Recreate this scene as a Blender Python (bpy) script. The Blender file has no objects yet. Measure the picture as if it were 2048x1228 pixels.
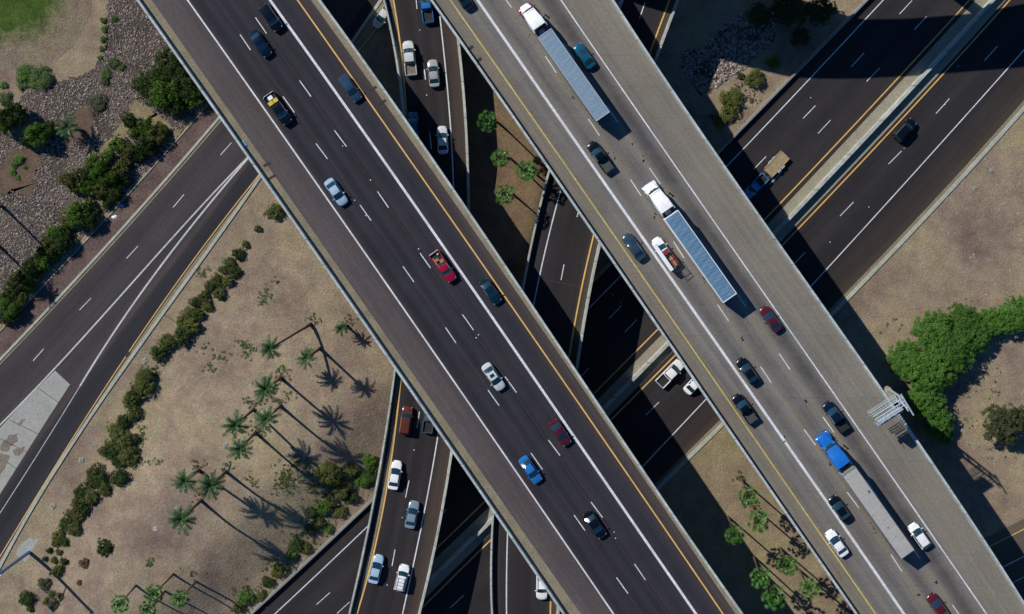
import bpy, bmesh, math, random
import numpy as np
from mathutils import Vector, Matrix

rng = random.Random(7)
R = math.radians
C = bpy.context.scene.collection

# ------------------------------------------------------------------ camera, world, sun
W_PX, H_PX = 2048.0, 1228.0
CAM_H = 230.0                    # drone height above the motorway
F_PX = 11.5 * CAM_H              # focal length in photo pixels
NX, NY = 1040.0, 380.0           # photo pixel of the point straight below the drone

cam_data = bpy.data.cameras.new("camera")
cam = bpy.data.objects.new("camera", cam_data)
C.objects.link(cam)
cam.location = (0, 0, CAM_H)
cam.rotation_euler = (0, 0, 0)
cam_data.sensor_width = 36.0
cam_data.lens = F_PX / W_PX * 36.0
cam_data.shift_x = (W_PX / 2 - NX) / W_PX
cam_data.shift_y = -(H_PX / 2 - NY) / W_PX
cam_data.clip_end = 8000.0
bpy.context.scene.camera = cam

SUN_EL = R(40.5)
SUN_H = Vector((-0.797, 0.604)).normalized()          # horizontal direction towards the sun
TO_SUN = Vector((SUN_H.x * math.cos(SUN_EL), SUN_H.y * math.cos(SUN_EL), math.sin(SUN_EL)))

world = bpy.data.worlds.new("World")
bpy.context.scene.world = world
world.use_nodes = True
wn = world.node_tree.nodes
sky = wn.new("ShaderNodeTexSky")
sky.sky_type = 'NISHITA'
sky.sun_disc = False
sky.sun_elevation = SUN_EL
sky.air_density = 1.0
sky.dust_density = 0.2
sky.ozone_density = 4.0
sky.sun_rotation = math.atan2(SUN_H.x, SUN_H.y)
bg = wn["Background"]
bg.inputs["Strength"].default_value = 0.076
sky_hs = wn.new("ShaderNodeHueSaturation")
sky_hs.inputs["Saturation"].default_value = 1.3
sky_hs.inputs["Hue"].default_value = 0.505
world.node_tree.links.new(sky.outputs[0], sky_hs.inputs["Color"])
world.node_tree.links.new(sky_hs.outputs[0], bg.inputs["Color"])

sun_data = bpy.data.lights.new("sun", 'SUN')
sun_data.energy = 4.6
sun_data.angle = R(0.5)
sun_data.color = (1.0, 0.95, 0.87)
sun = bpy.data.objects.new("sun", sun_data)
sun.rotation_euler = TO_SUN.to_track_quat('Z', 'Y').to_euler()
C.objects.link(sun)

vs = bpy.context.scene.view_settings
bpy.context.scene.display_settings.display_device = 'sRGB'
vs.view_transform = 'Standard'
vs.look = 'None'
vs.exposure = 0.0
vs.gamma = 1.0
vs.use_curve_mapping = False
bpy.context.scene.cycles.max_bounces = 6
bpy.context.scene.cycles.use_denoising = True


def P(px, py, z=0.0):
    """world point at height z that the drone sees at photo pixel (px, py)"""
    k = (CAM_H - z) / F_PX
    return Vector(((px - NX) * k, -(py - NY) * k, z))


def unP(x, y, z=0.0):
    k = (CAM_H - z) / F_PX
    return (x / k + NX, NY - y / k)


def srgb(r, g, b):
    def f(c):
        c /= 255.0
        return c / 12.92 if c <= 0.04045 else ((c + 0.055) / 1.055) ** 2.4
    return (f(r), f(g), f(b))


def smooth(a, b, x):
    t = max(0.0, min(1.0, (x - a) / (b - a)))
    return t * t * (3 - 2 * t)


# ------------------------------------------------------------------ materials
MATS = {}


class NT:
    def __init__(self, name):
        self.m = bpy.data.materials.new(name)
        self.m.use_nodes = True
        self.t = self.m.node_tree
        self.b = self.t.nodes["Principled BSDF"]

    def n(self, kind, **kw):
        nd = self.t.nodes.new(kind)
        for k, v in kw.items():
            setattr(nd, k, v)
        return nd

    def l(self, a, b):
        self.t.links.new(a, b)

    def obj(self):
        return self.n("ShaderNodeTexCoord").outputs["Object"]

    def noise(self, vec, scale, detail=3, rough=0.55):
        nd = self.n("ShaderNodeTexNoise")
        nd.inputs["Scale"].default_value = scale
        nd.inputs["Detail"].default_value = detail
        nd.inputs["Roughness"].default_value = rough
        if vec is not None:
            self.l(vec, nd.inputs["Vector"])
        return nd.outputs["Fac"]

    def rng(self, val, a, b, lo=0.3, hi=0.7):
        nd = self.n("ShaderNodeMapRange")
        nd.inputs[1].default_value = lo
        nd.inputs[2].default_value = hi
        nd.inputs[3].default_value = a
        nd.inputs[4].default_value = b
        self.l(val, nd.inputs[0])
        return nd.outputs[0]

    def chroma(self, col, vec, scale, amt):
        """differently coloured grains: each channel varies on its own"""
        nd = self.n("ShaderNodeTexNoise")
        nd.inputs["Scale"].default_value = scale
        nd.inputs["Detail"].default_value = 3
        nd.inputs["Roughness"].default_value = 0.7
        self.l(vec, nd.inputs["Vector"])
        mr = self.n("ShaderNodeMapRange", data_type='FLOAT_VECTOR')
        self.l(nd.outputs["Color"], mr.inputs["Vector"])
        mr.inputs[7].default_value = (0.3, 0.3, 0.3)
        mr.inputs[8].default_value = (0.7, 0.7, 0.7)
        mr.inputs[9].default_value = (1 - amt, 1 - amt, 1 - amt)
        mr.inputs[10].default_value = (1 + amt, 1 + amt, 1 + amt)
        mu = self.n("ShaderNodeVectorMath", operation='MULTIPLY')
        self.l(col, mu.inputs[0])
        self.l(mr.outputs["Vector"], mu.inputs[1])
        return mu.outputs[0]

    def math(self, op, a, b):
        nd = self.n("ShaderNodeMath", operation=op)
        for i, v in enumerate((a, b)):
            if isinstance(v, (int, float)):
                nd.inputs[i].default_value = v
            else:
                self.l(v, nd.inputs[i])
        return nd.outputs[0]

    def scale(self, col, val):
        nd = self.n("ShaderNodeVectorMath", operation='SCALE')
        if isinstance(col, tuple):
            nd.inputs[0].default_value = col[:3]
        else:
            self.l(col, nd.inputs[0])
        self.l(val, nd.inputs["Scale"])
        return nd.outputs[0]

    def ramp(self, val, stops, interp='LINEAR'):
        nd = self.n("ShaderNodeValToRGB")
        cr = nd.color_ramp
        cr.interpolation = interp
        while len(cr.elements) > 1:
            cr.elements.remove(cr.elements[-1])
        cr.elements[0].position = stops[0][0]
        cr.elements[0].color = (*stops[0][1], 1)
        for p, c in stops[1:]:
            e = cr.elements.new(p)
            e.color = (*c, 1)
        self.l(val, nd.inputs[0])
        return nd.outputs["Color"]

    def mix(self, f, a, b):
        nd = self.n("ShaderNodeMix", data_type='RGBA')
        if isinstance(f, float):
            nd.inputs[0].default_value = f
        else:
            self.l(f, nd.inputs[0])
        for i, v in ((6, a), (7, b)):
            if isinstance(v, tuple):
                nd.inputs[i].default_value = (*v[:3], 1)
            else:
                self.l(v, nd.inputs[i])
        return nd.outputs[2]

    def bump(self, h, strength, dist=0.1):
        nd = self.n("ShaderNodeBump")
        nd.inputs["Strength"].default_value = strength
        nd.inputs["Distance"].default_value = dist
        self.l(h, nd.inputs["Height"])
        self.l(nd.outputs[0], self.b.inputs["Normal"])


def set_in(b, name, v):
    b.inputs[name].default_value = v


def plain(name, col, rough=0.6, metal=0.0, coat=0.0, grain=0.0, gscale=3.0, spec=0.5, bump=0.0):
    t = NT(name)
    set_in(t.b, "Roughness", rough)
    set_in(t.b, "Metallic", metal)
    set_in(t.b, "Coat Weight", coat)
    set_in(t.b, "Coat Roughness", 0.05)
    set_in(t.b, "Specular IOR Level", spec)
    if grain > 0:
        o = t.obj()
        f = t.rng(t.noise(o, gscale, 4, 0.65), 1 - grain, 1 + grain)
        f2 = t.rng(t.noise(o, gscale * 0.13, 3), 1 - grain * 0.6, 1 + grain * 0.6)
        t.l(t.scale(tuple(col), t.math('MULTIPLY', f, f2)), t.b.inputs["Base Color"])
        if bump:
            t.bump(t.noise(o, gscale * 1.5, 3), bump)
    else:
        set_in(t.b, "Base Color", (*col, 1))
    MATS[name] = t.m
    return t.m


def pavement(name, stops, width, streak=0.16, grain=0.22, blotch=0.12, gscale=4.6, rough=0.85, wob=0.006, tint=None, joint=0.0):
    """road surface: colour varies across the carriageway (UV.x = share of the width), worn
    in streaks along it (UV.y = metres along), with grain, patches and stains"""
    t = NT(name)
    set_in(t.b, "Roughness", rough)
    set_in(t.b, "Specular IOR Level", 0.25)
    uv = t.n("ShaderNodeUVMap").outputs[0]
    sp = t.n("ShaderNodeSeparateXYZ")
    t.l(uv, sp.inputs[0])
    o = t.obj()
    wv = t.rng(t.noise(o, 0.12, 3), -wob, wob)
    u = t.math('ADD', sp.outputs[0], wv)
    col = t.ramp(u, stops)
    cb = t.n("ShaderNodeCombineXYZ")
    t.l(t.math('MULTIPLY', u, width * 1.3), cb.inputs[0])
    t.l(t.math('MULTIPLY', sp.outputs[1], 0.025), cb.inputs[1])
    s = t.rng(t.noise(cb.outputs[0], 1.0, 5, 0.65), 1 - streak, 1 + streak)
    g = t.rng(t.noise(o, gscale, 3, 0.7), 1 - grain, 1 + grain)
    bl = t.rng(t.noise(o, 0.11, 4), 1 - blotch, 1 + blotch)
    f = t.math('MULTIPLY', t.math('MULTIPLY', s, g), bl)
    col = t.scale(col, f)
    if tint:
        col = t.mix(t.rng(t.noise(o, 0.22, 4, 0.7), 0.0, 0.4, 0.45, 0.75), col, tint)
    if joint:
        # pour joints across the slab and small differences from pour to pour
        k = t.math('DIVIDE', sp.outputs[1], joint)
        fl = t.math('FLOOR', k, 0.0)
        wnn = t.n("ShaderNodeTexWhiteNoise", noise_dimensions='1D')
        t.l(fl, wnn.inputs["W"])
        seg = t.rng(wnn.outputs["Value"], 0.97, 1.03, 0.0, 1.0)
        fr_j = t.math('SUBTRACT', k, fl)
        ln = t.rng(fr_j, 0.86, 1.0, 0.008, 0.03)
        col = t.scale(col, t.math('MULTIPLY', seg, ln))
    # hue speckle of the aggregate
    col = t.chroma(col, o, gscale * 0.8, 0.18)
    t.l(col, t.b.inputs["Base Color"])
    t.bump(t.noise(o, gscale * 2, 3), 0.25, 0.03)
    MATS[name] = t.m
    return t.m


def foliage(name, dark, light, scale=0.8, trans=0.15, rough=0.55):
    t = NT(name)
    geo = t.n("ShaderNodeNewGeometry")
    info = t.n("ShaderNodeObjectInfo")
    o = t.obj()
    a = t.rng(t.noise(o, scale, 3), 0, 1, 0.3, 0.7)
    f = t.math('ADD', t.math('MULTIPLY', geo.outputs["Random Per Island"], 0.65), t.math('MULTIPLY', a, 0.35))
    col = t.ramp(f, [(0.0, dark), (1.0, light)])
    col = t.scale(col, t.rng(info.outputs["Random"], 0.8, 1.2, 0, 1))
    t.l(col, t.b.inputs["Base Color"])
    set_in(t.b, "Roughness", rough)
    set_in(t.b, "Specular IOR Level", 0.3)
    if trans:
        tr = t.n("ShaderNodeBsdfTranslucent")
        t.l(col, tr.inputs["Color"])
        mx = t.n("ShaderNodeMixShader")
        mx.inputs[0].default_value = trans
        t.l(t.b.outputs[0], mx.inputs[1])
        t.l(tr.outputs[0], mx.inputs[2])
        t.l(mx.outputs[0], t.t.nodes["Material Output"].inputs["Surface"])
    MATS[name] = t.m
    return t.m


def soil(name, cols, fine=3.6, bump=0.6, patch=0.06, grass=None):
    t = NT(name)
    set_in(t.b, "Roughness", 0.95)
    set_in(t.b, "Specular IOR Level", 0.1)
    o = t.obj()
    base = t.ramp(t.noise(o, patch, 6, 0.62), [(0.30, cols[0]), (0.5, cols[1]), (0.70, cols[2])])
    mid = t.rng(t.noise(o, patch * 7, 4, 0.6), 0.80, 1.18)
    g = t.rng(t.noise(o, fine, 5, 0.8), 0.66, 1.34, 0.32, 0.68)
    col = t.scale(base, t.math('MULTIPLY', mid, g))
    if grass:
        m = t.rng(t.noise(o, 1.7, 6, 0.8), 0, 1, 0.52, 0.66)
        m2 = t.rng(t.noise(o, 0.06, 4), 0, 0.75, 0.42, 0.66)
        col = t.mix(t.math('MULTIPLY', m, m2), col, grass)
    col = t.chroma(col, o, fine * 0.9, 0.24)
    t.l(col, t.b.inputs["Base Color"])
    t.bump(t.noise(o, fine * 0.6, 5, 0.7), bump, 0.25)
    MATS[name] = t.m
    return t.m


asph = srgb(43, 38, 42)
soil("dirt", [srgb(110, 95, 86), srgb(139, 124, 106), srgb(151, 138, 108)], grass=srgb(118, 122, 80))
soil("warm_dirt", [srgb(98, 80, 64), srgb(114, 96, 76), srgb(116, 104, 78)], grass=srgb(106, 100, 62))
soil("olive_dirt", [srgb(118, 104, 84), srgb(134, 120, 97), srgb(134, 125, 94)], grass=srgb(112, 106, 64))
soil("lawn_green", [srgb(44, 58, 26), srgb(54, 72, 32), srgb(66, 82, 38)], fine=4.5, patch=0.12, bump=0.9)
soil("red_gravel", [srgb(84, 70, 68), srgb(98, 82, 78), srgb(112, 96, 88)], patch=0.3)
soil("rock_bed", [srgb(62, 56, 53), srgb(80, 73, 68), srgb(104, 94, 84)], patch=0.12)
soil("mud_stain", [srgb(116, 106, 94), srgb(126, 116, 104), srgb(136, 128, 116)], patch=0.6)
soil("mud", [srgb(86, 72, 62), srgb(100, 84, 72), srgb(112, 96, 80)], patch=0.6)

plain("concrete", srgb(140, 134, 116), 0.85, grain=0.2, gscale=2.5, bump=0.2)
plain("gutter_concrete", srgb(124, 116, 96), 0.9, grain=0.28, gscale=3.0, bump=0.2)
def segmented(name, col, seglen=4.0):
    """cast barrier: segments of slightly different tone, dark joints, drip stains"""
    t = NT(name)
    set_in(t.b, "Roughness", 0.8)
    o = t.obj()
    sp = t.n("ShaderNodeSeparateXYZ")
    t.l(o, sp.inputs[0])
    k = t.math('DIVIDE', sp.outputs[1], seglen)
    fl = t.math('FLOOR', k, 0.0)
    wnn = t.n("ShaderNodeTexWhiteNoise", noise_dimensions='1D')
    t.l(fl, wnn.inputs["W"])
    seg = t.rng(wnn.outputs["Value"], 0.88, 1.08, 0.0, 1.0)
    ln = t.rng(t.math('SUBTRACT', k, fl), 0.45, 1.0, 0.012, 0.04)
    g = t.rng(t.noise(o, 1.1, 5, 0.7), 0.72, 1.22)
    c = t.scale(tuple(col), t.math('MULTIPLY', t.math('MULTIPLY', seg, ln), g))
    c = t.mix(t.rng(t.noise(o, 0.35, 5, 0.75), 0, 0.55, 0.52, 0.72), c, srgb(104, 98, 86))
    t.l(c, t.b.inputs["Base Color"])
    MATS[name] = t.m


segmented("cap_concrete", srgb(170, 178, 176))
segmented("pale_concrete", srgb(168, 172, 166), 6.0)
plain("grey_concrete", srgb(120, 122, 118), 0.85, grain=0.2, gscale=2.0)
plain("apron_concrete", srgb(150, 150, 144), 0.9, grain=0.16, gscale=2.2, bump=0.1)
plain("kerb_concrete", srgb(158, 160, 148), 0.85, grain=0.18, gscale=2.0)
plain("joint_dark", srgb(58, 46, 40), 0.9, grain=0.3)
plain("white_paint", srgb(200, 204, 208), 0.6, grain=0.22, gscale=2.4)
plain("worn_white_paint", srgb(178, 182, 182), 0.7, grain=0.22, gscale=2.0)
plain("yellow_paint", srgb(208, 166, 96), 0.6, grain=0.14, gscale=2.2)
plain("worn_yellow_paint", srgb(180, 166, 92), 0.7, grain=0.25, gscale=2.0)

plain("glass", (0.010, 0.034, 0.052), 0.06, coat=0.4, spec=0.8)  # slight blue in the base colour stands in for reflected sky
plain("rubber", (0.012, 0.012, 0.013), 0.85)
plain("dark_plastic", (0.02, 0.021, 0.023), 0.6, grain=0.15, gscale=6)
plain("dim_bed", srgb(66, 68, 64), 0.8, grain=0.3, gscale=3)
plain("bed_liner", (0.014, 0.015, 0.017), 0.8, grain=0.4, gscale=4)
plain("grey_bed", srgb(112, 104, 92), 0.8, grain=0.3, gscale=3)
plain("steel", (0.42, 0.43, 0.44), 0.35, metal=0.8, grain=0.1, gscale=3)
plain("chrome", (0.75, 0.77, 0.8), 0.15, metal=1.0)
plain("galvanised", srgb(176, 190, 200), 0.45, metal=0.3, grain=0.12, gscale=3)
plain("pole_blue", srgb(120, 150, 186), 0.4, metal=0.3, grain=0.1)
plain("lamp_clear", (0.16, 0.17, 0.18), 0.12, coat=1.0)
plain("lamp_red", (0.35, 0.01, 0.01), 0.2, coat=1.0)
plain("sign_back", (0.25, 0.27, 0.28), 0.6)
plain("sign_green", (0.01, 0.12, 0.06), 0.5)
plain("trunk_bark", srgb(84, 66, 54), 0.95, grain=0.35, gscale=3, bump=0.5)
plain("wood_bark", srgb(70, 54, 42), 0.95, grain=0.3, gscale=3, bump=0.5)
plain("lumber", srgb(176, 120, 92), 0.8, grain=0.35, gscale=5)
plain("yellow_crate", srgb(200, 176, 60), 0.5, grain=0.15, gscale=5)
plain("white_goods", srgb(226, 230, 236), 0.5, grain=0.08)
plain("cardboard", srgb(150, 110, 76), 0.8, grain=0.3, gscale=5)
plain("red_goods", srgb(150, 60, 50), 0.7, grain=0.3, gscale=5)
plain("blue_litter", srgb(70, 120, 190), 0.6)
plain("lime_bucket", srgb(150, 215, 150), 0.5)
plain("brick_red", srgb(120, 40, 40), 0.6)

# wooden trailer deck: boards along the trailer
t = NT("trailer_wood")
uvn = t.obj()
mp = t.n("ShaderNodeMapping")
mp.inputs["Scale"].default_value = (0.6, 6.0, 1)
t.l(uvn, mp.inputs["Vector"])
bcol = t.ramp(t.noise(mp.outputs[0], 1.6, 5, 0.7), [(0.3, srgb(104, 88, 62)), (0.5, srgb(148, 132, 98)), (0.7, srgb(172, 160, 122))])
t.l(bcol, t.b.inputs["Base Color"])
set_in(t.b, "Roughness", 0.85)
MATS["trailer_wood"] = t.m


# trailer roofs: sheet over bows
def roof_mat(name, col, dirt, stain=0.0):
    t = NT(name)
    o = t.obj()
    mp = t.n("ShaderNodeMapping")
    mp.inputs["Scale"].default_value = (2.2, 0.35, 1)
    t.l(o, mp.inputs["Vector"])
    rip = t.rng(t.noise(mp.outputs[0], 1.0, 5, 0.65), 0.93, 1.07)
    g = t.rng(t.noise(o, 4.5, 3, 0.7), 0.86, 1.14)
    c = t.scale(tuple(col), t.math('MULTIPLY', rip, g))
    c = t.mix(t.rng(t.noise(o, 0.5, 5, 0.7), 0, 0.5, 0.55, 0.75), c, dirt)
    t.l(c, t.b.inputs["Base Color"])
    set_in(t.b, "Roughness", 0.6)
    t.bump(t.noise(mp.outputs[0], 1.4, 3), 0.28, 0.06)
    MATS[name] = t.m


roof_mat("roof_sheet_grey", srgb(116, 138, 156), srgb(134, 146, 154))
roof_mat("roof_sheet_blue", srgb(86, 120, 146), srgb(104, 136, 156))
roof_mat("roof_sheet_silver", srgb(160, 160, 154), srgb(140, 138, 130))

foliage("leaf_dark", srgb(28, 42, 18), srgb(72, 96, 38), 3.0)
foliage("leaf_olive", srgb(48, 58, 26), srgb(116, 124, 58), 3.0)
foliage("leaf_mid", srgb(38, 64, 20), srgb(104, 142, 48), 3.0)
foliage("leaf_bright", srgb(32, 68, 20), srgb(98, 144, 52), 4.0)
foliage("leaf_dusk", srgb(42, 52, 30), srgb(98, 110, 66), 4.0)
foliage("leaf_grey", srgb(48, 50, 38), srgb(94, 98, 70), 3.0)
foliage("leaf_weed", srgb(50, 70, 34), srgb(96, 118, 66), 1.0)
foliage("leaf_brown", srgb(84, 66, 46), srgb(140, 116, 84), 1.0)
foliage("palm_date", srgb(28, 52, 32), srgb(84, 116, 66), 1.2, rough=0.4)
foliage("palm_fan", srgb(28, 64, 26), srgb(98, 148, 68), 1.0, rough=0.28)
foliage("rock", srgb(74, 66, 63), srgb(188, 174, 163), 1.5, trans=0, rough=0.9)

PAINT = {}


def paint(name, col, metal=0.0, rough=0.2):
    key = "paint_" + name
    if key not in MATS:
        t = NT(key)
        set_in(t.b, "Metallic", metal)
        set_in(t.b, "Roughness", rough)
        set_in(t.b, "Coat Weight", 0.5)
        set_in(t.b, "Coat Roughness", 0.05)
        o = t.obj()
        f = t.rng(t.noise(o, 1.4, 3), 0.9, 1.1)
        t.l(t.scale(tuple(col), f), t.b.inputs["Base Color"])
        MATS[key] = t.m
    return MATS[key]


# ------------------------------------------------------------------ object helpers
def tag(o, label=None, cat=None, group=None, kind=None):
    if label: o["label"] = label
    if cat: o["category"] = cat
    if group: o["group"] = group
    if kind: o["kind"] = kind
    return o


def empty(name, loc, rz=0.0):
    o = bpy.data.objects.new(name, None)
    o.empty_display_size = 0.3
    C.objects.link(o)
    o.location = loc
    o.rotation_euler = (0, 0, rz)
    return o


def link(name, me, parent=None, mat=None, loc=None):
    o = bpy.data.objects.new(name, me)
    C.objects.link(o)
    if parent is not None:
        o.parent = parent
    if loc is not None:
        o.location = loc
    if mat is not None:
        if not me.materials:
            me.materials.append(None)
        o.material_slots[0].link = 'OBJECT'
        o.material_slots[0].material = mat if not isinstance(mat, str) else MATS[mat]
    return o


class MB:
    """collects vertices and faces of one mesh"""
    def __init__(self):
        self.v, self.f, self.uv = [], [], None

    def add(self, verts, faces):
        n = len(self.v)
        self.v.extend([tuple(p) for p in verts])
        self.f.extend([tuple(i + n for i in fc) for fc in faces])
        return self

    def box(self, x0, x1, y0, y1, z0, z1, ch=0.0):
        if ch <= 0:
            v = [(x, y, z) for z in (z0, z1) for y in (y0, y1) for x in (x0, x1)]
            return self.add(v, [(0, 2, 3, 1), (4, 5, 7, 6), (0, 1, 5, 4), (2, 6, 7, 3), (0, 4, 6, 2), (1, 3, 7, 5)])
        bm = bmesh.new()
        bmesh.ops.create_cube(bm, size=1.0)
        for q in bm.verts:
            q.co = Vector((x0 + (q.co.x + .5) * (x1 - x0), y0 + (q.co.y + .5) * (y1 - y0), z0 + (q.co.z + .5) * (z1 - z0)))
        bmesh.ops.bevel(bm, geom=bm.edges[:], offset=ch, segments=2, profile=0.5, affect='EDGES')
        bm.verts.ensure_lookup_table()
        vs_ = [q.co.copy() for q in bm.verts]
        fs = [[q.index for q in fc.verts] for fc in bm.faces]
        bm.free()
        return self.add(vs_, fs)

    def tube(self, pts, radii, n=8, cap=True):
        pts = [Vector(p) for p in pts]
        if isinstance(radii, (int, float)):
            radii = [radii] * len(pts)
        vv, ff = [], []
        for i, p in enumerate(pts):
            d = (pts[min(i + 1, len(pts) - 1)] - pts[max(i - 1, 0)]).normalized()
            a = Vector((0, 0, 1)) if abs(d.z) < 0.9 else Vector((1, 0, 0))
            u = d.cross(a).normalized()
            w = d.cross(u)
            for k in range(n):
                an = 2 * math.pi * k / n
                vv.append(p + (u * math.cos(an) + w * math.sin(an)) * radii[i])
        for i in range(len(pts) - 1):
            for k in range(n):
                ff.append((i * n + k, i * n + (k + 1) % n, (i + 1) * n + (k + 1) % n, (i + 1) * n + k))
        if cap:
            ff.append(tuple(range(n - 1, -1, -1)))
            m = (len(pts) - 1) * n
            ff.append(tuple(range(m, m + n)))
        return self.add(vv, ff)

    def loft(self, rings, cap=True):
        n = len(rings[0])
        vv = [p for r in rings for p in r]
        ff = []
        for i in range(len(rings) - 1):
            for k in range(n):
                ff.append((i * n + k, i * n + (k + 1) % n, (i + 1) * n + (k + 1) % n, (i + 1) * n + k))
        if cap:
            ff.append(tuple(range(n - 1, -1, -1)))
            m = (len(rings) - 1) * n
            ff.append(tuple(range(m, m + n)))
        return self.add(vv, ff)

    def xform(self, M, start=0):
        for i in range(start, len(self.v)):
            self.v[i] = tuple(M @ Vector(self.v[i]))
        return self

    def mesh(self, name, mat=None, smooth_angle=None, fix=True):
        me = bpy.data.meshes.new(name)
        me.from_pydata(self.v, [], self.f)
        me.materials.append(MATS[mat] if isinstance(mat, str) else mat)
        if fix:
            bm = bmesh.new()
            bm.from_mesh(me)
            bmesh.ops.recalc_face_normals(bm, faces=bm.faces)
            bm.to_mesh(me)
            bm.free()
        if smooth_angle:
            for p in me.polygons:
                p.use_smooth = True
            me.set_sharp_from_angle(angle=R(smooth_angle))
        me.update()
        return me

    def build(self, name, mat, parent=None, loc=None, smooth_angle=None, fix=True):
        return link(name, self.mesh(name, mat, smooth_angle, fix), parent, None, loc)


# ------------------------------------------------------------------ roads as curves x = f(y) in photo pixels
def fit(pts, deg=3):
    ys = np.array([p[1] for p in pts], float)
    xs = np.array([p[0] for p in pts], float)
    y0, s = ys.mean(), max(1.0, np.ptp(ys) / 2)
    c = np.polyfit((ys - y0) / s, xs, min(deg, len(pts) - 1))
    dc = np.polyder(c)
    lo, hi = ys.min() - 30, ys.max() + 30

    def f(y):
        yc = min(max(y, lo), hi)
        t_ = (yc - y0) / s
        return float(np.polyval(c, t_) + np.polyval(dc, t_) / s * (y - yc))
    return f


def offs(f, d):
    return lambda y: f(y) + d


def hval(h, y):
    return h(y) if callable(h) else h


def path(f, h, y0, y1, step=24, dz=0.0):
    n = max(2, int(abs(y1 - y0) / step) + 1)
    out = []
    for i in range(n):
        y = y0 + (y1 - y0) * i / (n - 1)
        z = hval(h, y) + dz
        out.append(P(f(y), y, z))
    return out


def normals(pts):
    out = []
    for i in range(len(pts)):
        d = pts[min(i + 1, len(pts) - 1)] - pts[max(i - 1, 0)]
        d.z = 0
        d.normalize()
        out.append(Vector((-d.y, d.x, 0)))     # left of travel when y px grows: photo right side
    return out


def strip(name, ptsL, ptsR, mat, parent=None):
    """sheet between two edge polylines, UV.x across 0..1, UV.y metres along"""
    n = len(ptsL)
    cols = 2
    vv, uv = [], []
    s = 0.0
    for i in range(n):
        if i:
            s += ((ptsL[i] + ptsR[i]) / 2 - (ptsL[i - 1] + ptsR[i - 1]) / 2).length
        vv += [tuple(ptsL[i]), tuple(ptsR[i])]
        uv += [(0, s), (1, s)]
    ff = [(2 * i, 2 * i + 2, 2 * i + 3, 2 * i + 1) for i in range(n - 1)]
    me = bpy.data.meshes.new(name)
    me.from_pydata(vv, [], ff)
    lay = me.uv_layers.new(name="UVMap")
    for lp in me.loops:
        lay.data[lp.index].uv = uv[lp.vertex_index]
    me.materials.append(MATS[mat])
    if me.polygons[0].normal.z < 0:
        me.flip_normals()
    me.update()
    return link(name, me, parent)


def ribbon_into(mb, pts, w, dz=0.0):
    ns = normals(pts)
    vv = []
    for p, nn in zip(pts, ns):
        a = p + nn * (w / 2)
        b = p - nn * (w / 2)
        vv += [(a.x, a.y, a.z + dz), (b.x, b.y, b.z + dz)]
    ff = [(2 * i, 2 * i + 1, 2 * i + 3, 2 * i + 2) for i in range(len(pts) - 1)]
    mb.add(vv, ff)
    return mb


def line(name, f, h, y0, y1, w, mat, parent, dz=0.016):
    mb = MB()
    ribbon_into(mb, path(f, h, y0, y1), w, dz)
    return mb.build(name, mat, parent)


def dashes(name, segs, h, w, mat, parent, dz=0.016):
    """segs: list of pixel pairs"""
    for (xa, ya, xb, yb) in segs:
        a, b = P(xa, ya, hval(h, ya)), P(xb, yb, hval(h, yb))
        ribbon_into(MB(), [a, b], w, dz).build("lane_dash", mat, parent)


def sweep(name, pts, prof, mat, parent=None, cap=True, smooth_angle=None):
    """prof: closed list of (offset to the photo-right side, dz)"""
    ns = normals(pts)
    rings = [[(p + nn * o + Vector((0, 0, dz))) for (o, dz) in prof] for p, nn in zip(pts, ns)]
    mb = MB().loft(rings, cap)
    return mb.build(name, mat, parent, smooth_angle=smooth_angle)


def slab(name, ptsL, ptsR, top, thick, mat, parent, inset=0.0):
    rings = []
    for a, b in zip(ptsL, ptsR):
        d = (b - a)
        d.z = 0
        d.normalize()
        i2 = inset + thick * 0.9
        z = a.z + top
        rings.append([(a.x, a.y, z), (b.x, b.y, z), (b.x, b.y, z - 0.35), (b.x - d.x * i2, b.y - d.y * i2, z - thick),
                      (a.x + d.x * i2, a.y + d.y * i2, z - thick), (a.x, a.y, z - 0.35)])
    return MB().loft(rings).build(name, mat, parent)


# ------------------------------------------------------------------ digitised lines (photo pixels)
HA = 17.0
HB = 17.0
PAR = 1.07
HF = 0.03                                     # ground-level road surfaces


def HC(y):                                    # curved ramp
    return 8.5 - 2.0 * smooth(300, 1000, y)


def HE(y):                                    # second ramp
    return 8.9


a_left = fit([(275, 0), (333, 83), (511, 333), (562, 409), (672, 567), (789, 733), (844, 812), (985, 1021), (1023, 1075), (1127, 1227)])
a_right = fit([(642, 0), (729, 123), (812, 233), (924, 400), (1023, 551), (1199, 809), (1209, 820), (1487, 1227)])
a_gutl = fit([(300, 0), (365, 83), (700, 567), (868, 809)], 1)
a_gutr = fit([(622, 0), (907, 402), (1023, 570), (1187, 809), (1194, 818), (1471, 1228)])
a_white = fit([(375, 0), (512, 194), (656, 400), (940, 810), (1024, 931), (1227, 1228)])
a_hov = fit([(540, 0), (829, 409), (822, 400), (1023, 692), (1107, 812), (1392, 1228)])
a_yel = fit([(595, 0), (880, 406), (1023, 613), (1160, 811), (1166, 818), (1446, 1228)])

b_left = fit([(859, 0), (1023, 231), (1143, 405), (1314, 660), (1422, 812), (1535, 973), (1709, 1228)])
b_right = fit([(1226, 0), (1504, 410), (1530, 449), (1664, 637), (1749, 763), (1793, 818), (2047, 1205)])
b_yel = fit([(900, 0), (1023, 174), (1182, 405), (1464, 814), (1536, 914), (1751, 1228)])
b_hov = fit([(955, 0), (1023, 98), (1236, 405), (1519, 812), (1536, 833), (1808, 1228)])
b_white = fit([(1122, 0), (1401, 405), (1536, 597), (1686, 814), (1973, 1228)])

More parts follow.
